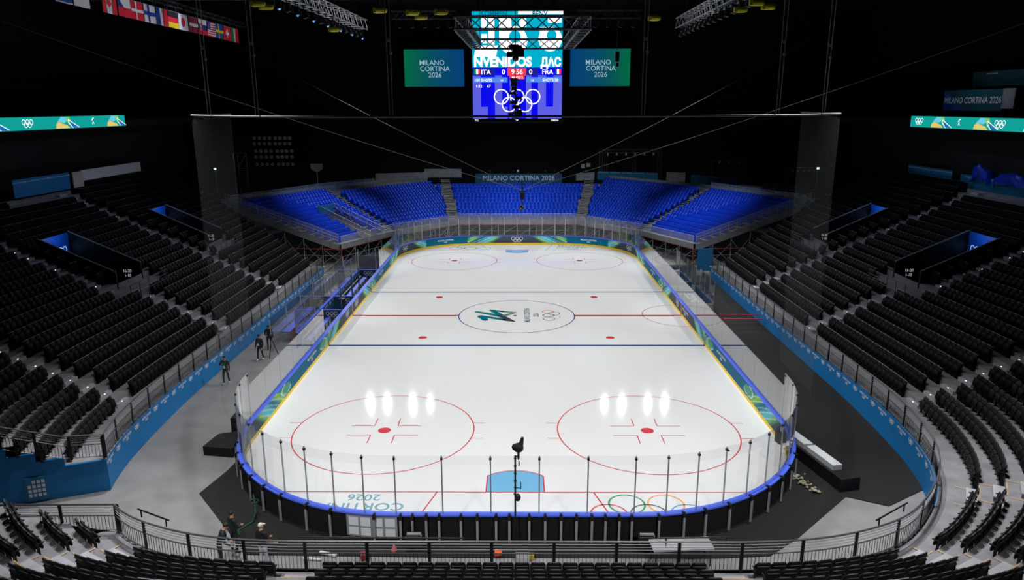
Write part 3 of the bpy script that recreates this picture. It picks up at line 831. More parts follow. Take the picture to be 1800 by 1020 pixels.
# printed marks along the walls
def emblem_run(parent, idxs, name):
    mb = MB(); mb2 = MB()
    pts = [(FP[i], FN[i], FH[i]) for i in idxs]
    acc = .5; j = 0
    for (p, n, h), (p2, n2, h2) in zip(pts, pts[1:]):
        L = (p2-p).length
        while acc < L:
            t = acc/L; c = p.lerp(p2, t); nn = n.lerp(n2, t); tt = Vector((-nn.y, nn.x)); hh = h+(h2-h)*t
            c = c-nn*.012
            if c.x > 0: tt = -tt if False else tt
            f = lambda x, y, c=c, tt=tt, hh=hh: (c.x-tt.x*x*-1, c.y-tt.y*x*-1, hh-.22+y)
            if j % 2:
                rings_mb(f, .075, .22, 12, mb)
                mb.annulus(f, 0, .03, 0, .10, 12)
            else:
                for v_, fs_ in ((text_mb('MILANO CORTINA', f, .17, bold=.03, sx=.7), 0),): mb.add(v_.v, v_.f)
                v_ = text_mb('2026', lambda x, y, f=f: f(x, y-.15), .15, bold=.03); mb.add(v_.v, v_.f)
            j += 1; acc += 1.12
        acc -= L
    mb.build(name, WHITE, parent)
emblem_run(wr, range(iR0, iR1), 'wall_emblems'); emblem_run(wl, range(iL1, iL2), 'wall_emblems')

# ------------------------------------------------------------------ railings on the wall tops
def railing(name, label, pts, hts, post_d=1.9, bars=True, group=None, h=1.08, wires=3):
    t = thing(name, label, 'railing', group=group)
    P = [Vector((x, y, z)) for (x, y), z in zip(pts, hts)]
    Z = lambda v, dz: Vector((v.x, v.y, v.z+dz))
    mb = MB(); mb.poly([Z(p, h) for p in P], .032, 6); mb.build('top_rail', RAILM, t)
    mb = MB()
    for j in range(wires): mb.poly([Z(p, h-.1*(j+1)) for p in P], .013, 4)
    mb.build('wire_lines', STEEL, t)
    mb = MB(); mb.poly([Z(p, h-.1*(wires+1)-.03) for p in P], .024, 5); mb.build('middle_rail', RAILM, t)
    mb = MB(); mb.poly([Z(p, .08) for p in P], .02, 5); mb.build('bottom_rail', RAILM, t)
    L = 0; seg = []
    for a, b in zip(P, P[1:]): seg.append((L, a, b)); L += (b-a).length
    def pt(s_):
        for s0, a, b in seg[::-1]:
            if s_ >= s0: return a.lerp(b, min(1, (s_-s0)/max(1e-6, (b-a).length))), (b-a)
        return P[0], P[1]-P[0]
    if bars:
        mb = MB(); s_ = .1
        while s_ < L: 
            p, d = pt(s_); mb.tube(Z(p, .08), Z(p, h-.1*(wires+1)-.03), .009, 4); s_ += .125
        mb.build('bar_infill', DSTEEL, t)
    n = max(1, round(L/post_d))
    for j in range(n+1):
        p, d = pt(min(L*j/n, L-1e-4)); a = math.atan2(d.y, d.x)
        mb = MB(); mb.box((p.x, p.y, p.z+h/2), (.10, .05, h), a); mb.build('post', DSTEEL, t)
    return t
sel = lambda i0, i1: ([tuple(FP[i]+FN[i]*.08) for i in range(i0, i1+1, 1)], [FH[i] for i in range(i0, i1+1, 1)])
railing('railing', 'black railing on top of the long blue right wall', *sel(iR0, iR1))
railing('railing', 'black railing curving along the near end in front of the seats', *sel(iR1, iL0), post_d=2.0)
railing('railing', 'black railing on top of the long blue left wall', *sel(iL1, iL2))
A = FP[iL0]
railing('railing', 'black railing along the near left tunnel, left of the curved one', [(A.x, A.y), (-15.9, -32.42), (-18, -32.5), (-24, -32.6)], [1.45, 1.45, 1.5, 1.6])
mb = MB(); A = FP[iL0]; mb.quad((A.x, A.y, 0), (-24, -32.6, 0), (-24, -32.6, 3.2), (A.x, A.y, 1.42)); struct(mb.build('wall_tunnel_near', DSTEEL))
A = FP[iL1]
P_ = []; H_ = []; dd = 0
railing('railing', 'black sloping railing on the stepped blue wall, lower left corner', [tuple(A+dirw*q) for q in (0, 1.5, 4, 8, 12)], [FH[iL1]+.1, FH[iL1]+.25, FH[iL1]+1.2, FH[iL1]+2.7, FH[iL1]+4.2], post_d=1.3)
# loose handrail pieces fixed above the railing
for (x0, y0), (x1, y1), lb in (((-12.9, -33.1), (-11.5, -33.8), 'at the left bend'), ((4.6, -34.75), (7.0, -34.7), 'below the grey table'), ((-6.9, -34.75), (-1.6, -34.78), 'below the white hatch'), ((12.0, -33.7), (13.6, -32.6), 'at the right bend')):
    mb = MB(); mb.poly([(x0, y0+.1, 2.72), (x1, y1+.1, 2.72)], .03, 5)
    for t_ in (.1, .9): mb.tube((x0+(x1-x0)*t_, y0+(y1-y0)*t_+.1, 2.45), (x0+(x1-x0)*t_, y0+(y1-y0)*t_+.1, 2.72), .025, 4)
    tag(mb.build('raised_handrail', DSTEEL), 'short black raised handrail above the near railing, %s' % lb, 'handrail')

# ------------------------------------------------------------------ far stand of blue seats on scaffolding
BP = [(-18.3, 18.9), (-14.2, 27.0), (-7.2, 35.3), (7.2, 35.3), (14.2, 27.0), (18.3, 18.9)]
BD, BR, BZ = 0.86, 0.315, 2.25
def bn(i):
    d = (Vector(BP[i+1])-Vector(BP[i])).normalized(); return Vector((-d.y, d.x))
def boff(o):
    """front line of the stand moved outward by o, corners mitred"""
    out = []
    for i, p in enumerate(BP):
        p = Vector(p)
        if i == 0: n = bn(0); d = Vector((-1, .12)).normalized(); out.append(p+d*(o/max(.2, d.dot(n))))
        elif i == len(BP)-1: n = bn(i-1); d = Vector((1, .12)).normalized(); out.append(p+d*(o/max(.2, d.dot(n))))
        else:
            m = (bn(i-1)+bn(i)).normalized(); out.append(p+m*(o/m.dot(bn(i))))
    return out
KB = 12
mb = MB()
for k in range(KB+2):
    a, b = boff(.35+BD*k if k else 0), boff(.35+BD*(k+1)); z = BZ+BR*k; 
    for i in range(5):
        if k > 10 and i == 2: continue
        A_, B_, C_, D_ = a[i], a[i+1], b[i+1], b[i]
        mb.quad((*A_, z), (*B_, z), (*C_, z), (*D_, z)); mb.quad((*D_, z), (*C_, z), (*C_, z+BR), (*D_, z+BR))
struct(mb.build('floor_far_stand', GREYP))
fs_ = thing('scaffold_stand', 'scaffold frame with red and grey tubes carrying the far stand of blue seats', 'scaffolding')
mb = MB(); f0 = boff(0)
for i in range(5):
    A_, B_ = f0[i], f0[i+1]; L = (B_-A_).length; d = (B_-A_)/L; n = bn(i)
    m = MB(); m.quad((*(A_-n*.02), 1.72), (*(B_-n*.02), 1.72), (*(B_-n*.02), BZ+.02), (*(A_-n*.02), BZ+.02)); m.build('fascia_board', GREYP, fs_)
    m = MB(); m.quad((*(A_-n*.03), BZ+.02), (*(B_-n*.03), BZ+.02), (*(B_-n*.03), BZ+.75), (*(A_-n*.03), BZ+.75)); m.build('front_guard', MT.setdefault('guard_mesh', glass_mat('guard_mesh', 1.5, (.8, .8, .82), .16)), fs_)
    m = MB(); m.tube((*A_, BZ+.8), (*B_, BZ+.8), .03, 5); m.build('guard_rail', STEEL, fs_)
    m = MB(); m.tube((*A_, 1.68), (*B_, 1.68), .05, 5); m.build('red_beam', REDS, fs_)
    m = MB(); nn = max(2, int(L/2.1))
    for j in range(nn+1):
        p = A_+d*(L*j/nn); m.tube((*p, 0), (*p, 1.7), .035, 5)
        q = p+n*2.2; m.tube((*q, 0), (*q, 2.4), .035, 5)
        m.tube((*p, .3), (*q, 1.7), .025, 4)
        if j < nn:
            p2 = A_+d*(L*(j+1)/nn); m.tube((*p, .15), (*p2, 1.6), .025, 4); m.tube((*(p2+n*2.2), .15), (*(p+n*2.2), 1.6), .025, 4)
            m.tube((*p, .9), (*p2, .9), .022, 4)
    m.build('tube_frame', STEEL, fs_)
for sx in (-1, 1):      # red end frames at the wing corners and the flanks facing the side stands
    c = Vector((sx*18.3, 18.9))
    m = MB(); m.tube((*c, 0), (*c, 1.7), .08, 6); m.tube((*c, 1.68), (sx*24.5, 19.7, 1.68), .06, 5); m.build('red_beam', REDS, fs_)
    m = MB()
    for j in range(7):
        x = sx*(18.3+2.0*j); zt = min(7.0, 1.7+.31/BD*1.9*j*.8)
        y = 18.9+.12*(abs(x)-18.3); m.tube((x, y, 0), (x, y, zt), .035, 5)
        if j < 6:
            m.tube((x, y, .2), (x+sx*2, y+.24, zt), .025, 4); m.tube((x, y, 1.0), (x+sx*2, y+.24, 1.0), .025, 4)
            m.tube((x, y, zt-.2), (x+sx*2, y+.24, .2), .025, 4)
    m.build('tube_frame', STEEL, fs_)
    # flank guard of mesh and rail
    m = MB(); e0 = boff(.2)[0 if sx < 0 else -1]; e1 = boff(.35+BD*13)[0 if sx < 0 else -1]; z0, z1 = BZ, BZ+BR*13
    m.quad((*e0, z0-.1), (*e1, z1-.1), (*e1, z1+.95), (*e0, z0+.95)); m.build('flank_guard', MT['guard_mesh'], fs_)
    m = MB(); m.quad((*e0, z0-.75), (*e1, z1-.75), (*e1, z1-.1), (*e0, z0-.1)); m.build('fascia_board', GREYP, fs_)
    m = MB()
    for dz in (.35, .65, 1.0): m.tube((*e0, z0+dz), (*e1, z1+dz), .025, 5)
    for j in range(15):
        t_ = j/14; p = e0.lerp(e1, t_); z = z0+(z1-z0)*t_; m.tube((*p, z-.1), (*p, z+1.0), .025, 4)
    m.build('guard_rail', STEEL, fs_)
# aisles of the far stand (front point, direction) and the left vomitory
BA = [(Vector((-8.0, 35.0)), Vector((-.18, 1)).normalized(), .62), (Vector((8.0, 35.0)), Vector((.18, 1)).normalized(), .62),
      (Vector((-14.4, 26.8)), Vector((-.80, .60)).normalized(), .55), (Vector((14.4, 26.8)), Vector((.80, .60)).normalized(), .55)]
def b_aisle(p, extra=.2):
    for q, n, hw in BA:
        v = p-q
        if v.dot(n) > -1 and abs(v.x*n.y-v.y*n.x) < hw+extra: return True
    return False
VOMC, VOMD = Vector((-16.0, 23.3)), Vector((-.89, .46)).normalized()
def b_vom(p, k):
    v = p-VOMC; return k <= 6 and abs(v.x*VOMD.y-v.y*VOMD.x) < 1.35
items = []
for k in range(KB):
    ln = boff(.35+BD*k+BD*.62); z = BZ+BR*k
    for i in range(5):
        if i == 2 and k > 9: continue
        if i == 1 and k > 10: continue
        A_, B_ = ln[i], ln[i+1]; L = (B_-A_).length; n = int(L/.5); n_ = bn(i)
        for j in range(n):
            p = A_.lerp(B_, (j+.5+(L/.5-n)/2)/(L/.5))
            if b_aisle(p) or b_vom(p, k): continue
            if (i in (0, 4)) and min((p-ln[0]).length, (p-ln[-1]).length) < .35: continue
            items.append(((Vector((*p, z))-CP).length, p.x, p.y, z, math.atan2(-n_.y, -n_.x)-PI/2, i, k))
items.sort()
bs = simple_seat(None); bme = bs.mesh('blue_seat', [BLUES, BLUES, BLUEHI]); bproto = None
SECN = ['left wing', 'left inner section', 'centre section', 'right inner section', 'right wing']
for d, x, y, z, rz, i, k in items[:300]:
    lb = 'bright blue plastic seat in the %s of the far stand, %s' % (SECN[i], 'front rows' if k < 3 else 'middle rows' if k < 7 else 'upper rows')
    if bproto is None:
        o = bproto = bpy.data.objects.new('grandstand_seat', bme)
    else: o = bproto.copy()
    COL.objects.link(o); o.location = (x, y, z); o.rotation_euler = (0, 0, rz)
    tag(o, lb, 'seat', lb.replace('bright blue plastic seat in', 'blue seats in'))
o = bake('grandstand_seat_rows', bs, [(q[1], q[2], q[3], q[4]) for q in items[300:]], [BLUES, BLUES, BLUEHI])
tag(o, 'rows of bright blue plastic seats on the far stand', 'seats', kind='stuff')
print('BLUE', len(items))
mb = MB()
for q, n, hw in BA:
    for k in range(26):
        o_ = .3+BD*k/2
        nn = n if abs(n.x) < .3 else n
        p = q+n*o_/max(.5, (n.dot(bn(2) if abs(n.x) < .3 else (Vector((-.8, .6)) if n.x < 0 else Vector((.8, .6))))))
        mb.box((p.x, p.y, BZ+BR*k/2+.02), (hw*2, BD*.3, .05), math.atan2(n.y, n.x)-PI/2)
struct(mb.build('trim_4', mt('aluminium_tread', (176, 172, 162), .6)))
# left wing vomitory of the far stand: two railed flanks and a dark gap
v = thing('vomitory_entrance', 'railed scaffold entrance cut into the left wing of the blue far stand', 'stadium entrance')
side = Vector((-VOMD.y, VOMD.x))
m = MB(); a = VOMC-side*1.2; b = a+VOMD*5.6; c = VOMC+side*1.2; d = c+VOMD*5.6
m.quad((*a, BZ+.03), (*c, BZ+.03), (*d, BZ+BR*6.6), (*b, BZ+BR*6.6)); m.build('gap_floor', BLACK, v)
for sg in (-1, 1):
    p0 = VOMC+side*1.25*sg-VOMD*.9; p1 = p0+VOMD*7.2
    m = MB(); m.quad((*p0, BZ-.2), (*p1, BZ+BR*7.3), (*p1, BZ+BR*7.3+1.0), (*p0, BZ+.95)); m.build('flank_guard', MT['guard_mesh'], v)
    m = MB()
    for dz in (.5, 1.0): m.tube((*p0, BZ-.1+dz), (*p1, BZ+BR*7.3+dz), .03, 5)
    for j in range(7):
        t_ = j/6; p = p0.lerp(p1, t_); z = BZ-.1+(BR*7.3+.1)*t_; m.tube((*p, z), (*p, z+1), .03, 4)
    m.build('guard_rail', STEEL, v)
m = MB(); p = VOMC+VOMD*6.3; m.box((p.x, p.y, BZ+BR*6.6+.5), (2.5, .08, 1.1), math.atan2(side.y, side.x)); m.build('back_panel', TEALC, v)

def at_y(u, v_, y):
    """a direction looked up from the camera, used to place far things at their measured distance"""
    d = fw+rt2*(u-900)/FPX-up2*(v_-510)/FPX; k = (y-CP.y)/d.y; return CP+d*k
# guard rail along the back of the far stand
def back_rail(name, label, pts, z, h=1.1, panel=None):
    t = thing(name, label, 'railing')
    m = MB(); m.poly([(x, y, z_+h) for (x, y), z_ in zip(pts, z)], .03, 5); m.poly([(x, y, z_+h*.55) for (x, y), z_ in zip(pts, z)], .022, 4); m.build('top_rail', STEEL, t)
    m = MB()
    for (x0, y0), (x1, y1), z0, z1 in zip(pts, pts[1:], z, z[1:]):
        L = math.hypot(x1-x0, y1-y0); n = max(1, int(L/1.4))
        for j in range(n+1): m.tube((x0+(x1-x0)*j/n, y0+(y1-y0)*j/n, z0), (x0+(x1-x0)*j/n, y0+(y1-y0)*j/n, z0+h), .025, 4)
    m.build('uprights', STEEL, t)
    m = MB()
    for (x0, y0), (x1, y1), z0, z1 in zip(pts, pts[1:], z, z[1:]): m.quad((x0, y0, z0), (x1, y1, z1), (x1, y1, z1+h*.95), (x0, y0, z0+h*.95))
    m.build('guard_panel', MT['guard_mesh'], t)
bk = boff(.35+BD*12.4); zb_ = BZ+BR*12
back_rail('back_railing', 'pale mesh railing behind the top row of the left wing of blue seats', [tuple(bk[0]), tuple(bk[1]), tuple(bk[1].lerp(bk[2], .45))], [zb_]*3)
back_rail('back_railing', 'pale mesh railing behind the top row of the right wing of blue seats', [tuple(bk[5]), tuple(bk[4])], [zb_]*2)

# banners, platforms and rigs behind the blue seats
def flat_sign(name, label, cat, a, b, z0, z1, m_, thick=.08):
    a, b = Vector(a), Vector(b); d = (b-a); L = d.length; d.normalize(); n = Vector((-d.y, d.x))
    t = thing(name, label, cat, (*a, 0))
    m = MB(); c = (a+b)/2-a; m.box((c.x, c.y, (z0+z1)/2), (L, thick, z1-z0), math.atan2(d.y, d.x)); m.build('panel', m_, t)
    def f(x, y, off=-thick/2-.01): return (d.x*(L/2+x)+n.x*off, d.y*(L/2+x)+n.y*off, (z0+z1)/2+y)
    return t, f
DW = mt('pale_banner_print', (180, 205, 225), .7)
zc = BZ+BR*10
t, f = flat_sign('banner', 'dark teal banner reading the games title above the middle blue seats', 'banner', (-5.75, 45.3), (6.15, 45.3), zc+.05, zc+1.75, mt('dark_teal_banner', (10, 66, 96), .7, noise=.1))
text_mb('MILANO CORTINA 2026', lambda x, y: f(x, y-.05), .92, bold=.012).build('banner_lettering', DW, t)
m = MB(); m.box((0, 46.6, zc-.2), (12.6, 2.6, .2)); m.box((0, 46.6, zc+1.0), (2, .4, 1)); struct(m.build('floor_camera_platform', GREYP))
for x in (-3.8, -.5, .1, 3.9, 5.2):
    t = thing('broadcast_camera', 'small broadcast camera on tripod behind the far banner, %s' % {-3.8: 'leftmost', -.5: 'second from left', .1: 'middle one with pale hood', 3.9: 'second from right', 5.2: 'rightmost'}[x], 'camera', (x, 46.6, zc-.1))
    m = MB(); m.box((0, 0, 2.1), (.3, .6, .35)); m.box((0, -.4, 2.1), (.2, .3, .2)); m.build('camera_body', WHITEP if x == .1 else DSTEEL, t)
    m = MB(); [m.tube((0, 0, 1.9), (.4*math.cos(a), .4*math.sin(a), 0), .025, 4) for a in (0, 2.1, 4.2)]; m.build('tripod', DSTEEL, t)
def panel_run(label, u0, v0, u1, v1, hgt, y0, y1, m_=TEALC, marks=True, cat='cloth panel', name='cloth_panel'):
    A_, B_ = at_y(u0, v0, y0), at_y(u1, v1, y1)
    t = thing(name, label, cat, (A_.x, A_.y, 0)); d = Vector((B_.x-A_.x, B_.y-A_.y)); L = d.length; d.normalize()
    m = MB(); n_ = Vector((-d.y, d.x))*.05
    z0a, z0b = A_.z, B_.z
    P8 = [(0-n_.x, -n_.y, z0a-hgt), (B_.x-A_.x-n_.x, B_.y-A_.y-n_.y, z0b-hgt), (B_.x-A_.x-n_.x, B_.y-A_.y-n_.y, z0b), (-n_.x, -n_.y, z0a)]
    Q8 = [(x+2*n_.x, y+2*n_.y, z) for x, y, z in P8]
    m.add(P8+Q8, [(0, 1, 2, 3), (7, 6, 5, 4), (0, 4, 5, 1), (1, 5, 6, 2), (2, 6, 7, 3), (3, 7, 4, 0)]); m.build('cloth', m_, t)
    if marks:
        f = lambda x, y: (d.x*x-n_.x*1.2, d.y*x-n_.y*1.2, z0a+(z0b-z0a)*x/L-hgt*.16+y)
        k = int(L/1.7)
        for j in range(k): text_mb('MILANO CORTINA 2026', lambda x, y, j=j: f((j+.5)*L/k+x, y), .13, bold=.02).build('printed_lettering', DW, t)
    return t
panel_run('long teal cloth below the truss portal behind the right inner blue seats', 1050, 301, 1157, 304, 1.2, 49, 47, TEALC)
panel_run('teal cloth behind the aisle top at the left end of the right wing', 1215, 307, 1243, 309, 1.3, 40, 39.5, TEALC, False)
panel_run('teal cloth with pale marks above the left half of the right wing', 1243, 309, 1296, 315, 1.1, 39.5, 36, TEALC)
panel_run('teal cloth with pale marks above the right half of the right wing', 1293, 332, 1376, 346, 1.5, 33, 26.5, TEALC)
panel_run('two white boards on the platform above the right wing', 1299, 324, 1339, 328, .7, 36, 33, WHITEP, False, 'board', 'white_board')
panel_run('grey board wall behind the left inner blue seats', 660, 305, 752, 303, 1.0, 46, 47, GREYP, False, 'board', 'platform_board')
panel_run('grey screen at the top right of the left inner blue seats', 746, 297, 811, 297, 1.2, 47.5, 47.5, GREYP, False, 'board', 'platform_board')
panel_run('dim grey screen at the top left of the right inner blue seats', 1013, 305, 1045, 303, 1.0, 47, 47, GREYP, False, 'board', 'platform_board')
panel_run('dim grey screen at the top right of the right inner blue seats', 1172, 303, 1205, 304, 1.2, 43, 42, GREYP, False, 'board', 'platform_board')
def frame_rig(label, u0, v0, u1, v1, y, s=.35, lamps=6, name='truss_portal', cat='truss', back=None):
    A_, B_ = at_y(u0, v0, y), at_y(u1, v0, y); C_ = at_y(u0, v1, y)
    t = thing(name, label, cat, (A_.x, y, 0)); L = B_.x-A_.x
    truss_mb((0, 0, A_.z), (L, 0, A_.z), s).build('top_truss', TRUSSM, t)
    for x in (0, L): truss_mb((x, 0, 0), (x, 0, A_.z), s).build('upright_truss', TRUSSM, t)
    if back:
        for x in (0, L): truss_mb((x, 0, A_.z), (x, back, A_.z), s).build('side_truss', TRUSSM, t)
        for x in (L*.12, L*.62): truss_mb((x, back, 0), (x, back, A_.z), s*.8).build('upright_truss', TRUSSM, t)
    for j in range(lamps):
        x = L*(j+.7)/(lamps+.4); m = MB(); m.box((x, -.1, A_.z-s*.9), (.22, .3, .35)); m.tube((x, 0, A_.z-.1), (x, 0, A_.z-s), .02, 4); m.build('lamp_head', STEEL, t)
    return t
frame_rig('grey truss portal with lamps standing behind the right inner blue seats', 1057, 266, 1160, 300, 51, .45, 6, back=2.5)
frame_rig('small dim truss rig with two pale lamps behind the right wing', 1252, 282, 1312, 308, 46, .25, 3)
frame_rig('small truss rig with pale lamps at the far right platform', 1386, 297, 1429, 330, 36, .3, 4)
t = thing('camera_tower', 'pair of grey camera boxes on a pole left of the truss portal', 'camera', tuple(at_y(1029, 300, 49).xy)+(0,))
z = at_y(1029, 292, 49).z; m = MB(); m.box((-.35, 0, z), (.55, .5, .55)); m.box((.4, 0, z+.15), (.55, .5, .5)); m.build('camera_body', STEEL, t)
m = MB(); m.tube((0, 0, 0), (0, 0, z), .05, 5); m.build('pole', DSTEEL, t)
# platform railings at the far right
back_rail('back_railing', 'grey tube railing of the platform at the far right above the right wing', [tuple(at_y(1340, 340, 33).xy), tuple(at_y(1402, 345, 29).xy)], [at_y(1340, 340, 33).z, at_y(1402, 345, 29).z], 1.2)
# loudspeaker-like white stand behind the left wing
c = at_y(557, 303, 46); t = thing('funnel_screen', 'grey funnel-shaped screen on a stem behind the left wing of blue seats', 'screen', (c.x, c.y, 0))
m = MB(); zt = at_y(557, 288, 46).z
m.add([(-.85, 0, zt), (.85, 0, zt), (.8, 0, zt-.75), (.15, 0, zt-1.1), (-.15, 0, zt-1.1), (-.8, 0, zt-.75)]+[(-.85, .15, zt), (.85, .15, zt), (.8, .15, zt-.75), (.15, .15, zt-1.1), (-.15, .15, zt-1.1), (-.8, .15, zt-.75)],
      [(0, 1, 2, 3, 4, 5), (11, 10, 9, 8, 7, 6)]+[(i, 6+i, 6+(i+1) % 6, (i+1) % 6) for i in range(6)]); m.build('screen', STEEL, t)
m = MB(); m.tube((0, .07, 0), (0, .07, zt-1.0), .08, 6); m.build('stem', STEEL, t)
# floodlight bank
yb = 42
t = thing('floodlight_bank', 'bank of round silver floodlights in five rows hanging above the left wing', 'floodlights', (at_y(435, 245, yb).x, yb, 0))
rows = [(243, 0), (253, 0), (266, 2), (276, 3), (289, 5)]
m = MB()
xs0 = at_y(435, 245, yb).x
for v_, sh in rows:
    z = at_y(450, v_, yb).z
    cols = [447, 456, 465, 474, 484, 492, 501, 509]
    if sh: cols = [448, 457, 466, 475, 486, 494, 502, 511]
    m.tube((at_y(432+sh, v_, yb).x-xs0, .35, z), (at_y(514+sh, v_, yb).x-xs0, .35, z), .03, 4)
    for u in [437]+cols:
        p = at_y(u+sh*.8, v_, yb); x = p.x-xs0
        q = MB(); R_ = .24
        if u == 437: 
            q.tube((x+.25, .1, z), (x-.15, -.05, z), R_, 10, r2=.08)
        else:
            q.tube((x, .3, z), (x, -.02, z), .12, 12, r2=R_); q.annulus(lambda a, b, x=x, z=z: (x+a, -.025, z+b), 0, 0, .05, R_*.96, 12, 1)
            q.annulus(lambda a, b, x=x, z=z: (x+a, -.03, z+b), 0, 0, 0, .07, 8, 0)
        q.build('floodlight', [DSTEEL, mt('reflector', (225, 228, 232), .28, .85)], t)
for x in (.1, 3.3, 6.0): m.tube((x, .4, 30), (x, .4, at_y(450, 292, yb).z), .03, 4)
m.build('hanging_frame', DSTEEL, t)
fr = thing('scaffold_tower', 'thin scaffold tower behind the left wing, left of the floodlight bank', 'scaffolding', (at_y(413, 300, 38).x, 38, 0))
m = MB(); z0, z1 = 0, at_y(413, 269, 38).z
for x in (0, .5, 1.6): m.tube((x, 0, z0), (x, 0, z1), .035, 4)
for a, b in (((0, z1), (1.6, z1)), ((.5, z1-1.8), (1.6, z1)), ((.5, z1-1.9), (1.6, z1-1.9)), ((.5, z0), (1.6, z1-2.2)), ((.5, z1), (.5, z0))): m.tube((a[0], 0, a[1]), (b[0], 0, b[1]), .03, 4)
m.build('tube_frame', STEEL, fr)
for x, (u, v_, yy) in (('left', (378, 297, 30)), ('right', (1438, 296, 30))):
    p = at_y(u, v_, yy); m = MB(); m.box(tuple(p), (.28, .06, .24)); m.tube((p.x, p.y+.06, 0), (p.x, p.y+.06, p.z), .03, 4, mi=1)
    tag(m.build('exit_light', [emis('exit_light', (235, 255, 235), 1), BLACK]), 'tiny lit white exit light on the dark %s side beyond the net' % x, 'exit light')

# ------------------------------------------------------------------ side screens, scoreboard, ribbons
def led_sign(sx, label):
    t = thing('video_screen', label, 'screen', (sx*12.0-(.1 if sx < 0 else -.05), 55, 21.55)); W, H = 8.7, 5.2
    m = MB(); m.box((0, .15, 0), (W+.2, .25, H+.2)); m.build('casing', BLACK, t)
    gm = bpy.data.materials.new('screen_gradient'); gm.use_nodes = True; nt = gm.node_tree; nt.nodes.remove(nt.nodes['Principled BSDF'])
    tc = nt.nodes.new('ShaderNodeTexCoord'); sp = nt.nodes.new('ShaderNodeSeparateXYZ'); cr = nt.nodes.new('ShaderNodeValToRGB'); e = nt.nodes.new('ShaderNodeEmission')
    nt.links.new(tc.outputs['Generated'], sp.inputs[0]); nt.links.new(sp.outputs['X'], cr.inputs[0]); nt.links.new(cr.outputs[0], e.inputs[0]); nt.links.new(e.outputs[0], nt.nodes['Material Output'].inputs[0])
    stops_ = [(0, (4, 104, 62)), (.3, (8, 84, 84)), (.6, (8, 72, 104)), (1, (6, 62, 118))]
    if sx > 0: stops_ = [(1-a, c) for a, c in stops_[::-1]]
    els = cr.color_ramp.elements
    els[0].position, els[0].color = stops_[0][0], (*lin(stops_[0][1]), 1); els[1].position, els[1].color = stops_[-1][0], (*lin(stops_[-1][1]), 1)
    for a, c in stops_[1:-1]: el = els.new(a); el.color = (*lin(c), 1)
    m = MB(); m.quad((-W/2, 0, -H/2), (W/2, 0, -H/2), (W/2, 0, H/2), (-W/2, 0, H/2)); m.build('display', gm, t)
    for tx, yy, dx in (('MILANO', .42, -.3), ('CORTINA', -.42, .1), ('2026', -1.28, .1)):
        text_mb(tx, lambda x, y, yy=yy, dx=dx: (x+dx, -.02, y+yy), .98, bold=.004).build('screen_lettering', emis('sign_white', (150, 180, 190), 1), t)
    m = MB()
    for x in (-3, 3): m.tube((x, .15, H/2), (x, .15, 8.5), .02, 4)
    m.build('hanging_cable', DSTEEL, t)
    if sx > 0:
        pass
led_sign(-1, 'video screen with green to blue title picture hanging left of the scoreboard')
led_sign(1, 'video screen with blue to green title picture hanging right of the scoreboard')

sb = thing('scoreboard', 'tall hanging video scoreboard showing the score, clock and five rings', 'scoreboard', (.08, 0, 0))
SX0, SX1, SZ0, SZ1 = -3.07, 3.07, 15.08, 22.28
m = MB(); m.box((0, 0, (SZ0+SZ1)/2), (6.34, 6.5, SZ1-SZ0+.24)); m.build('casing', BLACK, sb)
YF = -3.3
def SF(off): return lambda x, y: (x, YF-off, y)
def sp_(u, v_): return (SX0+(u-38)/(710-38)*(SX1-SX0), SZ1-(v_-85)/(912-85)*(SZ1-SZ0))
def srect(u0, v0, u1, v1, mname, off, part='screen_picture', shear=0):
    (x0, y1), (x1, y0) = sp_(u0, v0), sp_(u1, v1); m = MB()
    m.quad((x0, YF-off, y0), (x1, YF-off, y0), (x1+shear, YF-off, y1), (x0+shear, YF-off, y1)); m.build(part, mname, sb)
def stext(tx, u, v_, size, mname, off, align='CENTER', bold=.02, sx=1):
    x, y = sp_(u, v_); text_mb(tx, lambda a, b: (x+a, YF-off, y+b), size, align, bold, sx=sx).build('screen_lettering', mname, sb)
WH, CY, DB, LB = emis('white', (255, 255, 255), 1.15), emis('cyan', (0, 176, 206), 1), emis('deep_blue', (14, 14, 236), 1), emis('lilac_blue', (94, 96, 226), 1)
NB, RD, PB, GN, BK = emis('navy', (28, 34, 150), 1), emis('clock_red', (240, 62, 84), 1), emis('pill_blue', (84, 140, 240), 1), emis('flag_green', (0, 150, 80), 1), emis('black', (4, 4, 6), 1)
srect(38, 85, 710, 500, CY, .02, 'upper_picture'); srect(38, 500, 710, 892, DB, .02, 'lower_picture'); srect(38, 892, 710, 914, BK, .02, 'sponsor_strip')
for a, b in ((38, 98), (205, 260), (316, 330), (440, 480), (530, 590), (645, 710)): srect(a, 560, b, 892, LB, .03)
for a, b in ((98, 150), (590, 645), (260, 300)): srect(a, 800, b, 892, LB, .035)
for a, b in ((38, 205), (440, 530)): srect(a, 505, b, 560, NB, .032)
srect(300, 505, 440, 562, RD, .045, 'clock_panel'); srect(318, 562, 428, 590, RD, .045, 'clock_panel')
srect(46, 575, 300, 614, PB, .04, 'shots_panel'); srect(440, 575, 700, 614, PB, .04, 'shots_panel')
for u0, fl in ((50, ('g', 'w', 'r')), (656, ('b', 'w', 'r'))):
    for j, c in enumerate(fl): srect(u0+j*15, 512, u0+j*15+15, 552, {'g': GN, 'w': WH, 'r': RD, 'b': emis('flag_blue', (20, 60, 170), 1)}[c], .05, 'screen_flag')
stext('ITA', 138, 552, .44, WH, .06); stext('0', 270, 552, .46, WH, .06); stext('9:56', 372, 552, .46, WH, .06); stext('0', 474, 552, .46, WH, .06); stext('FRA', 600, 552, .44, WH, .06)
stext('PERIOD 2', 374, 584, .18, WH, .06); stext('109 SHOTS', 118, 606, .25, WH, .06); stext('SHOTS 20', 622, 606, .25, WH, .06)
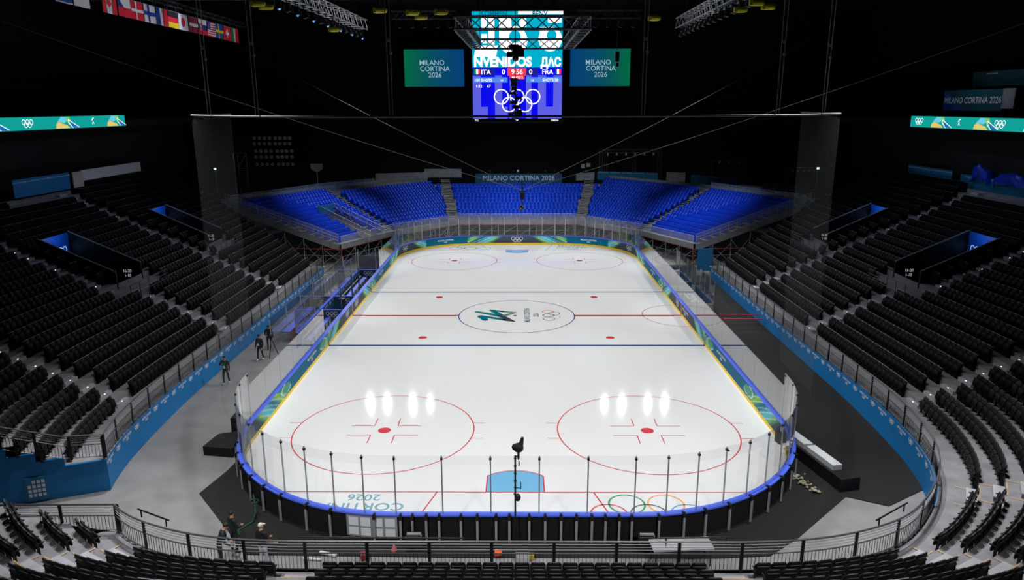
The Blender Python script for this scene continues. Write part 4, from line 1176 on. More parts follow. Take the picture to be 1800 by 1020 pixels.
stext('1:0', 256, 604, .17, WH, .06); stext('1:0', 486, 604, .17, WH, .06); stext('1:32', 84, 652, .26, WH, .06); stext('67', 160, 652, .26, WH, .06)
for (u, v_) in ((253, 723), (372, 723), (491, 723), (312, 783), (431, 783)):
    x, y = sp_(u, v_); m = MB(); m.annulus(SF(.07), x, y, .44, .52, 36); m.build('screen_ring', WH, sb)
stext('TCL', 66, 911, .15, WH, .06); stext('OMEGA', 658, 911, .15, WH, .06); stext('W', 372, 911, .16, WH, .06)
# top picture: pale letters and shapes
for u0, v0, u1, v1 in ((108, 128, 150, 205), (160, 120, 205, 330), (108, 250, 150, 320), (240, 120, 330, 330), (390, 125, 440, 200), (380, 85, 712, 108), (600, 120, 700, 170), (540, 200, 620, 330)):
    srect(u0, v0, u1, v1, WH, .03, 'screen_picture')
srect(50, 336, 215, 420, WH, .03, 'screen_picture', .15)
for u, v_, r_ in ((345, 300, .95), (618, 290, .80)):
    x, y = sp_(u, v_); m = MB(); m.annulus(SF(.032), x, y, 0, r_, 36); m.build('screen_picture', WH, sb)
    m = MB(); m.annulus(SF(.036), x+.1, y+.25, 0, r_*.42, 24); m.build('screen_picture', CY, sb)
srect(712, 85, 712.5, 90, WH, .03)
stext('KOMMEN', 200, 118, .42, emis('teal_letter', (0, 110, 140), 1), .04, bold=.03); stext('BENV', 540, 118, .42, emis('teal_letter', (0, 110, 140), 1), .04, bold=.03)
stext('NVENIDOS', 48, 492, .86, WH, .04, 'LEFT', .05, .93); stext('\u0414\u0410\u0421', 548, 492, .78, WH, .04, 'LEFT', .05, .8)
for x in (-2.6, 2.6):
    for y in (-2.6, 2.6): m = MB(); m.tube((x, y, SZ1), (x, y, 30), .04, 5); m.build('hanging_cable', DSTEEL, sb)

TEAL_E, TEAL_D = emis('ribbon_teal', (16, 160, 152), 1), emis('ribbon_teal_dark', (10, 130, 140), 1)
RB = [emis('ribbon_yellow', (228, 200, 110), 1), emis('ribbon_sky', (110, 205, 230), 1), emis('ribbon_lime', (120, 205, 110), 1), emis('ribbon_blue', (30, 110, 180), 1), WH]
for sx, nm in ((-1, 'left'), (1, 'right')):
    t = thing('ribbon_display', 'long glowing teal ribbon screen on the upper %s balcony with rings and swirls' % nm, 'screen', (sx*37, 0, 0))
    z0, z1, y1, y0 = (14.42, 15.38, 14.8, -12) if sx < 0 else (14.15, 15.12, 15.0, -12)
    m = MB(); m.box((sx*.15, (y0+y1)/2, (z0+z1)/2), (.25, y1-y0+.1, z1-z0+.12)); m.build('casing', BLACK, t)
    m = MB(); m.quad((-sx*.01, y0, z0), (-sx*.01, y1, z0), (-sx*.01, y1, z1), (-sx*.01, y0, z1)); m.build('display', TEAL_E, t)
    # text-side mapping: x runs left to right seen from the hall
    F2 = (lambda yc: (lambda a, b, o_=0: (-sx*(.02+o_), yc+a*(-sx), (z0+z1)/2+b)))
    def blob(yc, flip):
        g = F2(yc)
        for pts_, mi, o_ in (([(-1.3, -.45), (-1.2, -.1), (-.8, .05), (-.3, -.1), (.2, -.2), (.6, -.45)], 0, 0), ([(-1.1, 0), (-.5, .45), (.6, .45), (.3, .1), (-.2, -.05), (-.8, .05)], 1, .003),
                             ([(.1, .45), (.6, .45), (.9, 0), (.9, -.3), (.4, -.1)], 2, .006), ([(.55, .1), (1.0, .0), (1.9, -.45), (1.0, -.45)], 3, .009)):
            q = MB(); q.add([g(a, b, o_) for a, b in pts_], [tuple(range(len(pts_)))]); q.build('screen_swirl', RB[mi], t)
        q = MB()
        for (a, b), (c, d) in (((.45, .22), (1.9, -.42)), ((.42, .2), (.45, -.05)), ((.45, -.05), (1.0, -.45)), ((.5, .25), (.42, .2))):
            e = Vector((c-a, d-b)).normalized()*.03; q.quad(g(a-e.y, b+e.x, .012), g(c-e.y, d+e.x, .012), g(c+e.y, d-e.x, .012), g(a+e.y, b-e.x, .012))
        q.build('screen_swirl', WH, t)
    if sx < 0: ring_y, blob_y, fig_y = (0.8, -11.5), (5.5, 13.0, -3.2), (9.5, -6)
    else: ring_y, blob_y, fig_y = (13.5, 2.0), (10.2, 4.0, -2), (7.3, -4)
    for yc in ring_y: rings_mb(lambda a, b, yc=yc: F2(yc)(a, b+.02, .012), .19, .14, 18).build('screen_rings', WH, t)
    for yc in blob_y: blob(yc, False)
    for yc in fig_y:
        g = F2(yc); q = MB()
        for a, b, c, d in ((-.05, .3, .0, 0), (0, 0, .15, -.2), (0, 0, -.15, -.2), (-.05, .25, .2, .3), (-.05, .2, -.2, .1)):
            e = Vector((c-a, d-b)).normalized()*.03; q.quad(g(a-e.y, b+e.x, .01), g(c-e.y, d+e.x, .01), g(c+e.y, d-e.x, .01), g(a+e.y, b-e.x, .01))
        q.build('screen_figure', WH, t)

# ------------------------------------------------------------------ flags on their truss
ft = thing('flag_truss', 'thin dark truss high on the left from which the national flags hang', 'truss')
truss_mb((-27.3, -12, 24.0), (-27.3, 21.5, 24.0), .35, .025, .8).build('truss_beam', TRUSSM, ft)
for y in (-9, 0, 9, 18):
    m = MB(); m.tube((-27.3, y, 24.1), (-27.3, y, 30), .02, 4); m.build('hanging_cable', DSTEEL, ft)
C_ = lambda n, c: mt('flag_' + n, c, .7)
R_, W_, B_, G_, Y_, K_ = C_('red', (226, 20, 52)), C_('white', (228, 230, 238)), C_('blue', (20, 52, 160)), C_('green', (0, 140, 74)), C_('yellow', (250, 205, 0)), C_('black', (14, 14, 14))
SB_, MR_ = C_('sky_blue', (0, 84, 170)), C_('maroon', (140, 30, 58))
FM = [R_, W_, B_, G_, Y_, K_, SB_, MR_]
FW, FHH = 1.68, 1.24
def star(cx, cy, r, n=5, r2=.45): return [(cx+(r if i % 2 == 0 else r*r2)*math.sin(PI*i/n), cy+(r if i % 2 == 0 else r*r2)*math.cos(PI*i/n)) for i in range(2*n)]
def flag(y0, label, bg, shapes):
    t = thing('flag', label, 'flag', (-27.3, y0, 22.2), 0, None)
    def g(layer):
        def f(a, b):      # a 0..1 along, b 0..1 up ; gentle folds
            return (.05*math.sin(a*7+b)*(1-b*.6)+(.03+.006*layer if layer else 0), a*FW, b*FHH)
        return f
    m = MB(); n = 12
    for i in range(n):
        for j in range(6):
            m.quad(*[g(0)(a, b) for a, b in ((i/n, j/6), ((i+1)/n, j/6), ((i+1)/n, (j+1)/6), (i/n, (j+1)/6))], bg)
    for k, shp in enumerate(shapes):
        kind, mi = shp[0], shp[1]; f = g(k+1)
        if kind == 'r':
            x0, y0_, x1, y1 = shp[2:]; q = max(1, int((x1-x0)*12))
            for i in range(q):
                a, b = x0+(x1-x0)*i/q, x0+(x1-x0)*(i+1)/q
                for j in range(4): m.quad(f(a, y0_+(y1-y0_)*j/4), f(b, y0_+(y1-y0_)*j/4), f(b, y0_+(y1-y0_)*(j+1)/4), f(a, y0_+(y1-y0_)*(j+1)/4), mi)
        elif kind == 'p':
            P = shp[2]; m.add([f(*p) for p in P], [tuple(range(len(P)))], mi)
        elif kind == 'o':
            cx, cy, r = shp[2:]; P = [(cx+r*math.cos(a)*FHH/FW, cy+r*math.sin(a)) for a in np.linspace(0, 2*PI, 20)[:-1]]
            c = f(cx, cy); m.add([c]+[f(*p) for p in P], [(0, i+1, (i+1) % 19+1) for i in range(19)], mi)
    m.build('flag_cloth', FM, t)
    m = MB(); m.tube((0, -.03, FHH+.02), (0, FW+.03, FHH+.02), .025, 5)
    for a in (.1, FW-.1): m.tube((0, a, FHH), (0, a, 1.7), .012, 4)
    m.build('flag_pole', ALU, t)
leaf = [(.5, .78), (.54, .68), (.6, .72), (.58, .56), (.66, .6), (.7, .52), (.62, .4), (.52, .36), (.515, .24), (.485, .24), (.48, .36), (.38, .4), (.3, .52), (.34, .6), (.42, .56), (.4, .72), (.46, .68)]
FL = [
 ('blue flag at the left end of the high flag row, cut by the frame top', 6, [('r', 1, .0, .0, 1, .06)]),
 ('white flag second from the left end of the high flag row', 1, [('o', 6, .38, .55, .1), ('o', 1, .38, .55, .07), ('o', 5, .5, .55, .1), ('o', 1, .5, .55, .07), ('o', 0, .62, .55, .1), ('o', 1, .62, .55, .07)]),
 None,
 ('red and white flag with a red maple leaf', 1, [('r', 0, 0, 0, .25, 1), ('r', 0, .75, 0, 1, 1), ('p', 0, leaf)]),
 ('white and red flag with a blue triangle at its left', 1, [('r', 0, 0, 0, 1, .5), ('p', 2, [(0, 0), (.5, .5), (0, 1)])]),
 ('red flag with a white cross, third of the crossed flags from the right', 0, [('r', 1, 0, .42, 1, .58), ('r', 1, .34, 0, .48, 1)]),
 ('white flag with a blue cross', 1, [('r', 2, 0, .4, 1, .62), ('r', 2, .3, 0, .5, 1)]),
 ('blue, white and red upright striped flag', 1, [('r', 2, 0, 0, .33, 1), ('r', 0, .67, 0, 1, 1)]),
 ('black, red and gold flag in level stripes', 0, [('r', 5, 0, .67, 1, 1), ('r', 4, 0, 0, 1, .33)]),
 ('white flag with a red disc', 1, [('o', 0, .5, .5, .3)]),
 ('maroon flag with a white level stripe, partly behind the rope', 7, [('r', 1, 0, .4, 1, .6)]),
 ('white, blue and red striped flag with a small shield', 2, [('r', 1, 0, .67, 1, 1), ('r', 0, 0, 0, 1, .33), ('p', 1, [(.12, .75), (.45, .75), (.45, .4), (.28, .2), (.12, .4)]), ('p', 0, [(.15, .72), (.42, .72), (.42, .42), (.28, .25), (.15, .42)]), ('r', 1, .26, .32, .3, .68), ('r', 1, .2, .52, .37, .57)]),
 ('red and white striped flag with a blue star field', 0, [('r', 1, 0, k/13, 1, (k+1)/13) for k in (1, 3, 5, 7, 9, 11)]+[('r', 2, 0, 6/13, .42, 1)]+[('p', 1, star(.06+.1*i, .56+.1*j, .035)) for i in range(4) for j in range(4)]),
 ('blue flag with a yellow cross', 6, [('r', 4, 0, .4, 1, .6), ('r', 4, .3, 0, .46, 1)]),
 ('red flag with a small white plus cross', 0, [('r', 1, .4, .2, .6, .8), ('r', 1, .25, .4, .75, .6)]),
 ('green, white and red upright striped flag at the right end', 1, [('r', 3, 0, 0, .33, 1), ('r', 0, .67, 0, 1, 1)]),
]
FY = [-9.5, -7.6, None, -4.4, -2.45, -.7, 1.15, 3.0, 4.85, 6.7, 8.6, 10.4, 12.25, 14.1, 15.95, 17.8]
for y, fl in zip(FY, FL):
    if fl: flag(y, *fl)
for k in range(6):
    l = None
spot((-12, 2, 27), (-27.3, -2, 22.6), 1500, 60, 1.0, (1, 1, 1), .2)
spot((-12, 12, 27), (-27.3, 14, 22.6), 1500, 50, 1.0, (1, 1, 1), .2)

# ------------------------------------------------------------------ lighting trusses, hoists and roof steel
def light_truss(name, label, p0, p1, s, n, drop=.55, mt_=TRUSSM, lit=True):
    t = thing(name, label, 'lighting truss')
    truss_mb(p0, p1, s, .035, .55).build('truss_beam', mt_, t)
    p0, p1 = Vector(p0), Vector(p1)
    m = MB()
    for k in (.1, .5, .9): m.tube(p0.lerp(p1, k), (*p0.lerp(p1, k).xy, 30), .025, 4)
    m.build('hanging_cable', DSTEEL, t)
    for i in range(n):
        p = p0.lerp(p1, (i+.5)/n); m = MB(); dz = -s/2-drop*.5
        m.tube((p.x, p.y, p.z-s/2), (p.x, p.y, p.z+dz+.12), .03, 4)
        m.box((p.x, p.y, p.z+dz+.08), (.34, .22, .07)); m.box((p.x-.15, p.y, p.z+dz-.06), (.04, .12, .28)); m.box((p.x+.15, p.y, p.z+dz-.06), (.04, .12, .28))
        m.tube((p.x, p.y, p.z+dz+.05), (p.x+(.1 if p.x < 0 else -.1), p.y-.02, p.z+dz-.3), .11, 8, r2=.13)
        o = m.build('lamp_head', DSTEEL, t)
        if lit and i % 2 == 0:
            q = MB(); q.ball((p.x+(.1 if p.x < 0 else -.1), p.y-.03, p.z+dz-.32), .055, nu=6, nv=4); q.build('lens', emis('cool_lens', (110, 170, 255), 1.2), o)
    return t
PALE = mt('pale_truss_metal', (200, 202, 206), .4, .4)
light_truss('lighting_truss', 'bright truss with a row of lamp heads slanting down at the top left', (-10.9, -20.5, 21.3), (-9.9, -5.6, 21.2), .6, 13, mt_=PALE)
light_truss('lighting_truss', 'bright truss with a row of lamp heads slanting down at the top right', (10.7, -20.5, 21.3), (10.7, -5.0, 21.3), .6, 13, mt_=PALE, lit=False)
for sx, sd in ((-1, 'left'), (1, 'right')):
    light_truss('lighting_truss', 'short dark truss with small lamps at the %s of the scoreboard top' % sd, (sx*8.6, -2, 22.2), (sx*4.2, -2, 22.2), .5, 5, lit=False)
    spot((sx*7.5, -16, 27), (sx*10.6, -11, 21.3), 900, 60, 1, (1, 1, 1), .2)
for k, (y, z) in enumerate(((-22, 22.3), (-16, 23.2), (-8, 24.0), (4, 24.5))):
    t = thing('roof_truss', 'dark roof truss spanning the hall near the top edge, %s' % ('nearest one', 'second from the camera', 'third from the camera', 'farthest one')[k], 'truss')
    truss_mb((-34, y, z), (34, y, z), .8, .05, 1.4).build('truss_beam', TRUSSM, t)
    for x in (-30, -15, 0, 15, 30):
        m = MB(); m.tube((x, y, z), (x, y, 30), .03, 4); m.build('hanging_cable', DSTEEL, t)
HO = [(-9.52, -15.03), (-5.67, -22.75), (-4.26, -20.32), (-4.42, -21.96), (-3.17, -22.11), (6.42, -19.55), (9.53, -22.48), (9.52, -24.6), (10.41, -23.35), (-10.07, -24.9), (-10.06, -23.95)]
hl = ['below the bright left truss', 'left one above the left screen', 'highest near the left screen top', 'middle one above the left screen', 'closest left of the scoreboard', 'right of the scoreboard above the right screen', 'below the bright right truss', 'topmost at the upper right', 'right of the bright right truss', 'topmost at the upper left', 'left of the bright left truss']
for (x, y), lb in zip(HO, hl):
    t = thing('chain_hoist', 'yellow chain hoist hanging from the roof, %s' % lb, 'hoist', (x, y, 20))
    m = MB(); m.tube((-.16, 0, 0), (.16, 0, 0), .13, 10); m.ball((.2, 0, 0), .12, nu=8, nv=5); m.box((-.22, 0, 0), (.12, .2, .2)); m.build('hoist_body', YELLOW, t)
    m = MB(); m.tube((0, 0, .1), (0, 0, 10), .015, 4); m.build('chain', DSTEEL, t)
# truss ring with hanging broadcast rig in front of the scoreboard
tr = thing('truss_ring', 'dark square truss frame hanging in front of the scoreboard', 'truss')
ZT = 19.45
for a, b, nm in (((-2.45, -23, ZT), (3.05, -23, ZT), 'truss_beam'), ((-2.3, -12.5, ZT), (3.05, -12.5, ZT), 'truss_beam'), ((-2.3, -23, ZT), (-2.2, -12.5, ZT), 'truss_beam'), ((2.95, -23, ZT), (2.95, -12.5, ZT), 'truss_beam')):
    truss_mb(a, b, .5, .045, .55).build(nm, TRUSSM, tr)
for x in (-2, 2.8):
    for y in (-23, -12.5):
        m = MB(); m.tube((x, y, ZT), (x, y, 30), .02, 4); m.build('hanging_cable', DSTEEL, tr)
def rig(label, x, y, z0, z1, ztop, seed):
    t = thing('hanging_camera', label, 'camera', (x, y, 0)); rnd = random.Random(seed)
    m = MB(); m.tube((0, 0, z1), (0, 0, 30), .02, 5); m.build('hanging_cable', DSTEEL, t)
    m = MB(); m.tube((0, 0, z0), (0, 0, z1), .05, 6); m.build('mast', DSTEEL, t)
    H = z1-z0
    m = MB(); m.box((-.06, -.1, z1-H*.12), (.34, .3, H*.2)); m.tube((-.3, 0, z1-.05), (.25, 0, z1-.12), .04, 5); m.box((-.2, 0, z1-.1), (.14, .12, .16)); m.build('winch', BLACK, t)
    m = MB()
    for i in range(5):
        zz = z1-H*(.28+.12*i); m.box((rnd.uniform(-.15, .15), rnd.uniform(-.1, .1), zz), (rnd.uniform(.2, .42), .26, rnd.uniform(.12, .24)), rnd.uniform(-.5, .5))
    m.build('equipment_box', BLACK, t)
    m = MB(); m.tube((0, -.15, z0+.2), (0, -.5, z0+.16), .11, 10); m.box((.22, -.05, z0+.18), (.3, .3, .34)); m.box((-.24, -.05, z0+.1), (.26, .26, .2)); m.build('camera_body', DSTEEL, t)
    m = MB(); m.ball((0, -.1, z0-.06), .14, nu=10, nv=6); m.build('lens_dome', mt('dome', (60, 64, 70), .15), t)
    m = MB()
    for sg in (-1, 1): m.poly([(sg*.1, 0, z1), (sg*.33, .05, z1-H*.3), (sg*.26, 0, z0+.35), (sg*.34, -.05, z0)], .018, 4)
    m.build('loose_cable', DSTEEL, t)
rig('cluster of black camera gear hanging low in front of the scoreboard rings', -.02, -13.5, 15.55, 17.6, ZT, 3)
rig('small black camera gear hanging below the truss frame, upper one', .02, -22.8, 18.1, 18.6, ZT, 5)
t = thing('hanging_speaker', 'small black hanging loudspeaker in front of the right video screen', 'loudspeaker', (5.35, -15, 0))
m = MB(); m.box((0, 0, 18.6), (.22, .25, .5)); m.box((.02, 0, 18.2), (.14, .2, .22)); m.build('speaker_body', BLACK, t); m = MB(); m.tube((0, 0, 18.8), (0, 0, 30), .015, 4); m.build('hanging_cable', DSTEEL, t)
# cable-flown camera over the ice with its four lines
fc = thing('cable_camera', 'black camera flown on four long crossing lines above the far ice', 'camera', (.47, 5, 0)); zc_ = 9.25
m = MB(); m.box((0, 0, zc_-.35), (.35, .35, .5)); m.tube((0, 0, zc_), (0, 0, zc_+.7), .05, 6); m.box((0, 0, zc_+.6), (.5, .08, .06)); m.box((0, 0, zc_), (.6, .6, .06)); m.build('rig_frame', DSTEEL, fc)
m = MB(); m.tube((0, 0, zc_-.6), (-.02, 0, zc_-1.1), .05, 6); m.ball((-.05, -.05, zc_-1.35), .22, nu=10, nv=6); m.tube((-.05, -.1, zc_-1.35), (-.1, -.5, zc_-1.45), .1, 8); m.build('camera_body', BLACK, fc)
LINE = mt('grey_line', (165, 165, 160), .5)
for i, (ex, ey, ez) in enumerate(((-35, -6, 22.2), (-35, 36, 24.2), (34.6, 36, 23.6), (36.5, -2, 22.1))):
    m = MB(); a = Vector((0, 0, zc_+.1)); b = Vector((ex-.47, ey-5, ez)); q = []
    for k in range(25):
        t_ = k/24; p = a.lerp(b, t_); p.z -= 1.0*4*t_*(1-t_)*.35; q.append(p)
    m.poly(q, .013, 4); m.build('support_line', LINE, fc)

# ------------------------------------------------------------------ panels at the top of the side stands and balconies
for sx, nm in ((-1, 'left'), (1, 'right')):
    m = MB(); m.box((sx*42.2, 2, 14.6), (9.0, 60, .6)); m.box((sx*39.4, 2, 9.2), (.3, 60, 10.4)); struct(m.build('wall_balcony_%s' % nm, CURTAIN))
def side_panel(name, label, cat, x, y0, y1, z0, z1, m_, marks=0, tiltx=0):
    t = thing(name, label, cat, (x, y0, z0)); s_ = -1 if x > 0 else 1
    m = MB(); m.box((0, (y1-y0)/2, (z1-z0)/2), (.1, y1-y0, z1-z0)); m.build('panel', m_, t)
    if z0 > 15:
        for q in (.2, y1-y0-.2): m = MB(); m.tube((.1*(1 if x > 0 else -1), q, 14.9-z0), (.1*(1 if x > 0 else -1), q, .5), .04, 5); m.build('post', DSTEEL, t)
    for j in range(marks):
        yc = (j+.5)*(y1-y0)/marks
        f = lambda a, b, yc=yc: (s_*.06, yc+a*s_, (z1-z0)*.8+b)
        text_mb('MILANO CORTINA 2026', f, .14, bold=.03).build('printed_lettering', DW, t)
    return t
side_panel('cloth_panel', 'bright blue cloth panel at the top of the left stand', 'cloth panel', -37.4, -1.4, 5.55, 9.5, 10.85, mt('mid_blue_cloth', (20, 110, 170), .8), 5)
side_panel('fascia_board', 'long white panel at the top of the left stand', 'board', -37.5, 7.4, 17.5, 9.95, 10.85, WHITEP)
side_panel('fascia_board', 'short cream panel beside the long white one, top of the left stand', 'board', -37.3, 5.9, 7.3, 9.5, 10.8, mt('cream_panel', (190, 184, 172), .7))
side_panel('cloth_panel', 'teal cloth panel at the top of the right stand, left one', 'cloth panel', 38.3, 9.4, 16.7, 9.3, 10.5, TEALC, 5)
side_panel('cloth_panel', 'teal cloth panel at the top right, half under blue tarpaulins', 'cloth panel', 38.3, -2.5, 8.1, 9.2, 10.35, TEALC, 4)
TARP = mt('blue_tarpaulin', (14, 52, 190), .35, noise=.25, nscale=2, bump=.6)
def tarp(label, y, L, h, seed):
    rnd = random.Random(seed); m = MB(); n = 12; g = []
    for i in range(n+1):
        for j in range(7):
            a, b = i/n, j/6
            env = math.sin(PI*min(1, a*1.05))**.5
            g.append((37.9-.7*math.sin(PI*b)*env+rnd.uniform(-.06, .06)+b*.9, y+a*L, 9.9+h*env*math.sin(PI*(b*.75+.06))+rnd.uniform(-.09, .09)))
    fs = [(i*7+j, i*7+j+1, (i+1)*7+j+1, (i+1)*7+j) for i in range(n) for j in range(6)]
    m.add(g, fs); tag(m.build('tarpaulin', TARP), label, 'tarpaulin')
tarp('crumpled blue tarpaulin heap at the far right stand top, larger one', -1.5, 5.2, 1.1, 1); tarp('crumpled blue tarpaulin heap at the right stand top, smaller peaked one', 3.9, 2.4, 1.5, 4)
tarp_l = [spot((sx*24, y, 26), (sx*38, y, 10), 900, 50, 1, (.75, .85, 1), .3) for sx, y in ((-1, 6), (1, 7), (1, 0))]
t = side_panel('banner', 'blue-green banner reading the games title on the upper right balcony', 'banner', 40, 6.8, 15.3, 15.6, 17.4, mt('green_blue_banner', (8, 74, 96), .7, noise=.3, nscale=.3))
text_mb('MILANO CORTINA 2026', lambda a, b: (-.08, 4.2-a, .65+b), .76, bold=.012).build('banner_lettering', WHITE, t)
m = MB(); m.add([(-.065, 8.45, 0), (-.065, 8.45, 1.8), (-.065, 5.0, .1)], [(0, 1, 2)]); m.build('printed_wedge', mt('banner_blue', (20, 84, 160), .7), t)
side_panel('fascia_board', 'grey panel at the right end of the upper right banner', 'board', 39.9, 5.2, 6.7, 15.8, 17.4, GREYP)
side_panel('cloth_panel', 'dim teal cloth above the upper right banner', 'cloth panel', 42, -2, 14.6, 17.7, 19.0, mt('dim_teal_cloth', (6, 60, 72), .8), 3)
side_panel('cloth_panel', 'topmost dim teal cloth at the right frame edge', 'cloth panel', 44, -4, 8.4, 19.6, 20.6, mt('dim_teal_cloth', (6, 60, 72), .8))
spot((26, 8, 22), (40, 9, 16.8), 700, 45, 1, (.9, 1, 1), .3)

# ------------------------------------------------------------------ players' benches on the left, penalty boxes on the right
XI = -13.3
def bench(label, y0, y1):
    t = thing('players_bench', label, 'bench'); L = y1-y0; yc = (y0+y1)/2
    m = MB(); m.box((XI-1.0, yc, .50), (.36, L-.3, .06)); m.build('bench_seat', BENCHB, t)
    m = MB(); n = int(L/.95)
    for j in range(n+1): m.box((XI-.80, y0+.15+(L-.3)*j/n, .24), (.07, .09, .46))
    m.build('bench_leg', BLACK, t)
    m = MB(); m.box((XI-.84, yc, .25), (.05, L-.4, .42)); m.build('bench_kick_board', WHITEP, t)
    m = MB(); m.tube((XI-1.42, y0+.2, .62), (XI-1.42, y1-.2, .62), .035, 5)
    for j in range(5): m.tube((XI-1.42, y0+.2+(L-.4)*j/4, 0), (XI-1.42, y0+.2+(L-.4)*j/4, .62), .03, 4)
    m.build('foot_rail', mt('pale_rail', (190, 188, 170), .5), t)
bench('nearer blue players bench with white front behind the left boards', -7.9, -2.1); bench('farther blue players bench behind the left boards, beyond the camera gap', 2.2, 11.6)
bw = thing('bench_enclosure', 'navy enclosure walls with blue caps round the players benches on the left', 'partition')
def navy(x0, y0, x1, y1, h=1.07, nm='enclosure_wall'):
    a, b = Vector((x0, y0)), Vector((x1, y1)); d = b-a; m = MB(); c = (a+b)/2; an = math.atan2(d.y, d.x)
    m.box((c.x, c.y, h/2), (d.length, .08, h), an, 0); m.box((c.x, c.y, h), (d.length+.06, .14, .07), an, 1); m.build(nm, [NAVY, CAPB], bw)
navy(-15.0, -8.0, -15.0, 11.9); navy(-15.0, -2.0, -13.3, -2.0); navy(-15.0, 2.0, -13.3, 2.0); navy(-15.0, 11.9, -13.3, 11.9)
m = MB()
for j, y in enumerate(np.arange(-7.2, 11.6, 1.15)):
    f = lambda a, b, y=y: (-14.95, y+a, .82+b)
    if j % 2: rings_mb(f, .06, .2, 10, m)
    else: v_ = text_mb('MILANO CORTINA', f, .13, bold=.02, sx=.8); m.add(v_.v, v_.f)
m.build('wall_emblems', WHITE, bw)
for y in (-2.06, 1.94, 11.84):
    rings_mb(lambda a, b, y=y: (-14.1+a, y, .72+b), .13, .16, 14).build('wall_rings', WHITE, bw)
for x, y in ((-13.35, -2.0), (-13.4, 2.0), (-13.4, 4.6)):
    m = MB(); m.box((x, y, 1.45), (.09, .09, 2.9)); m.build('dark_post', NAVY, bw)
cameraman = thing('camera_equipment', 'black camera gear in the gap between the two players benches', 'camera', (-14.0, .9, 0))
m = MB(); m.box((0, 0, 1.0), (.4, .6, .4)); m.tube((0, -.3, 1.0), (0, -.6, 1.0), .1, 8); m.build('camera_body', BLACK, cameraman)
m = MB(); [m.tube((0, 0, .85), (.45*math.cos(a), .45*math.sin(a), 0), .03, 4) for a in (.5, 2.6, 4.7)]; m.build('tripod', DSTEEL, cameraman)
# glass with posts behind the benches
bg = thing('bench_glass', 'clear glass screen with thin posts behind the players benches', 'protective glass')
def gpane(x0, y0, x1, y1, z0, z1, par, nm='glass_pane'):
    m = MB(); a, b = Vector((x0, y0)), Vector((x1, y1)); d = (b-a).normalized()*.01; n = Vector((-d.y, d.x)).normalized()*.006
    for s_ in (-1, 1):
        p, q = a+d+n*s_, b-d+n*s_; m.quad((*p, z0), (*q, z0), (*q, z1), (*p, z1))
    m.build(nm, GLASS, par)
ys = [-8.0, -5.6, -3.2, -.8, 1.6, 4.0, 6.5, 9.0, 11.9]
for a, b in zip(ys, ys[1:]): gpane(-15.05, a, -15.05, b, 1.12, 2.75, bg)
for y in ys: 
    m = MB(); m.box((-15.05, y, 1.9), (.035, .035, 1.7)); m.build('post', ALU, bg)
for y in (-8.0, 11.9): gpane(-15.05, y, -13.1, y, 1.12, 2.75, bg)
# officials' glazed tables beyond the benches
to = thing('officials_booth', 'glass-walled officials booth with white frames beyond the left players benches', 'booth')
for a, b in ((-8.5, -5), (-5, -1.5), (-1.5, 2), (2, 5.5), (5.5, 9), (9, 12.5)): gpane(-16.6, a, -16.6, b, .05, 2.2, to)
for y in (-8.5, -5, -1.5, 2, 5.5, 9, 12.5):
    m = MB(); m.box((-16.6, y, 1.1), (.05, .05, 2.2)); m.build('post', WHITEP, to)
gpane(-16.6, -8.5, -15.1, -8.5, .05, 2.2, to)
m = MB(); m.tube((-16.6, -8.5, 2.22), (-16.6, 12.5, 2.22), .03, 5); m.build('top_rail', DSTEEL, to)
m = MB(); m.box((-16.2, -3.4, .74), (.6, 6.5, .05)); m.box((-15.95, -3.4, .4), (.04, 6.5, .6), mi=1); m.build('desk', [BENCHB, mt('terracotta_mat', (150, 108, 92), .8)], to)
for y in (4.2, 5.1, 6.2, 7.2):
    m = MB(); m.box((-16.2, y, .95), (.06, .7, 1.5)); m.box((-16.1, y, .5), (.3, .7, .05)); m.build('white_frame', WHITEP, to)
for y in (2.6, 7.9):
    m = MB(); m.box((-15.6, y, .5), (.8, .5, .9)); tag(m.build('flight_case', BLACK), 'black flight case beside the left officials booth, %s one' % ('nearer' if y < 4 else 'farther'), 'case')
for j, (y, lb) in enumerate(((-4.7, 'nearest dark office chair in the left officials booth'), (-1.6, 'second dark office chair in the left officials booth'), (.4, 'farthest dark office chair in the left officials booth'))):
    t = thing('office_chair', lb, 'chair', (-15.6, y, 0), PI/2)
    m = MB(); m.box((0, 0, .48), (.5, .48, .09)); m.build('seat', BLACK, t); m = MB(); m.box((0, -.25, .85), (.46, .07, .6)); m.build('backrest', BLACK, t)
    m = MB(); m.tube((0, 0, .05), (0, 0, .45), .03, 5); [m.tube((0, 0, .08), (.28*math.cos(a), .28*math.sin(a), .04), .02, 4) for a in np.arange(5)*1.257]; m.build('base', DSTEEL, t)
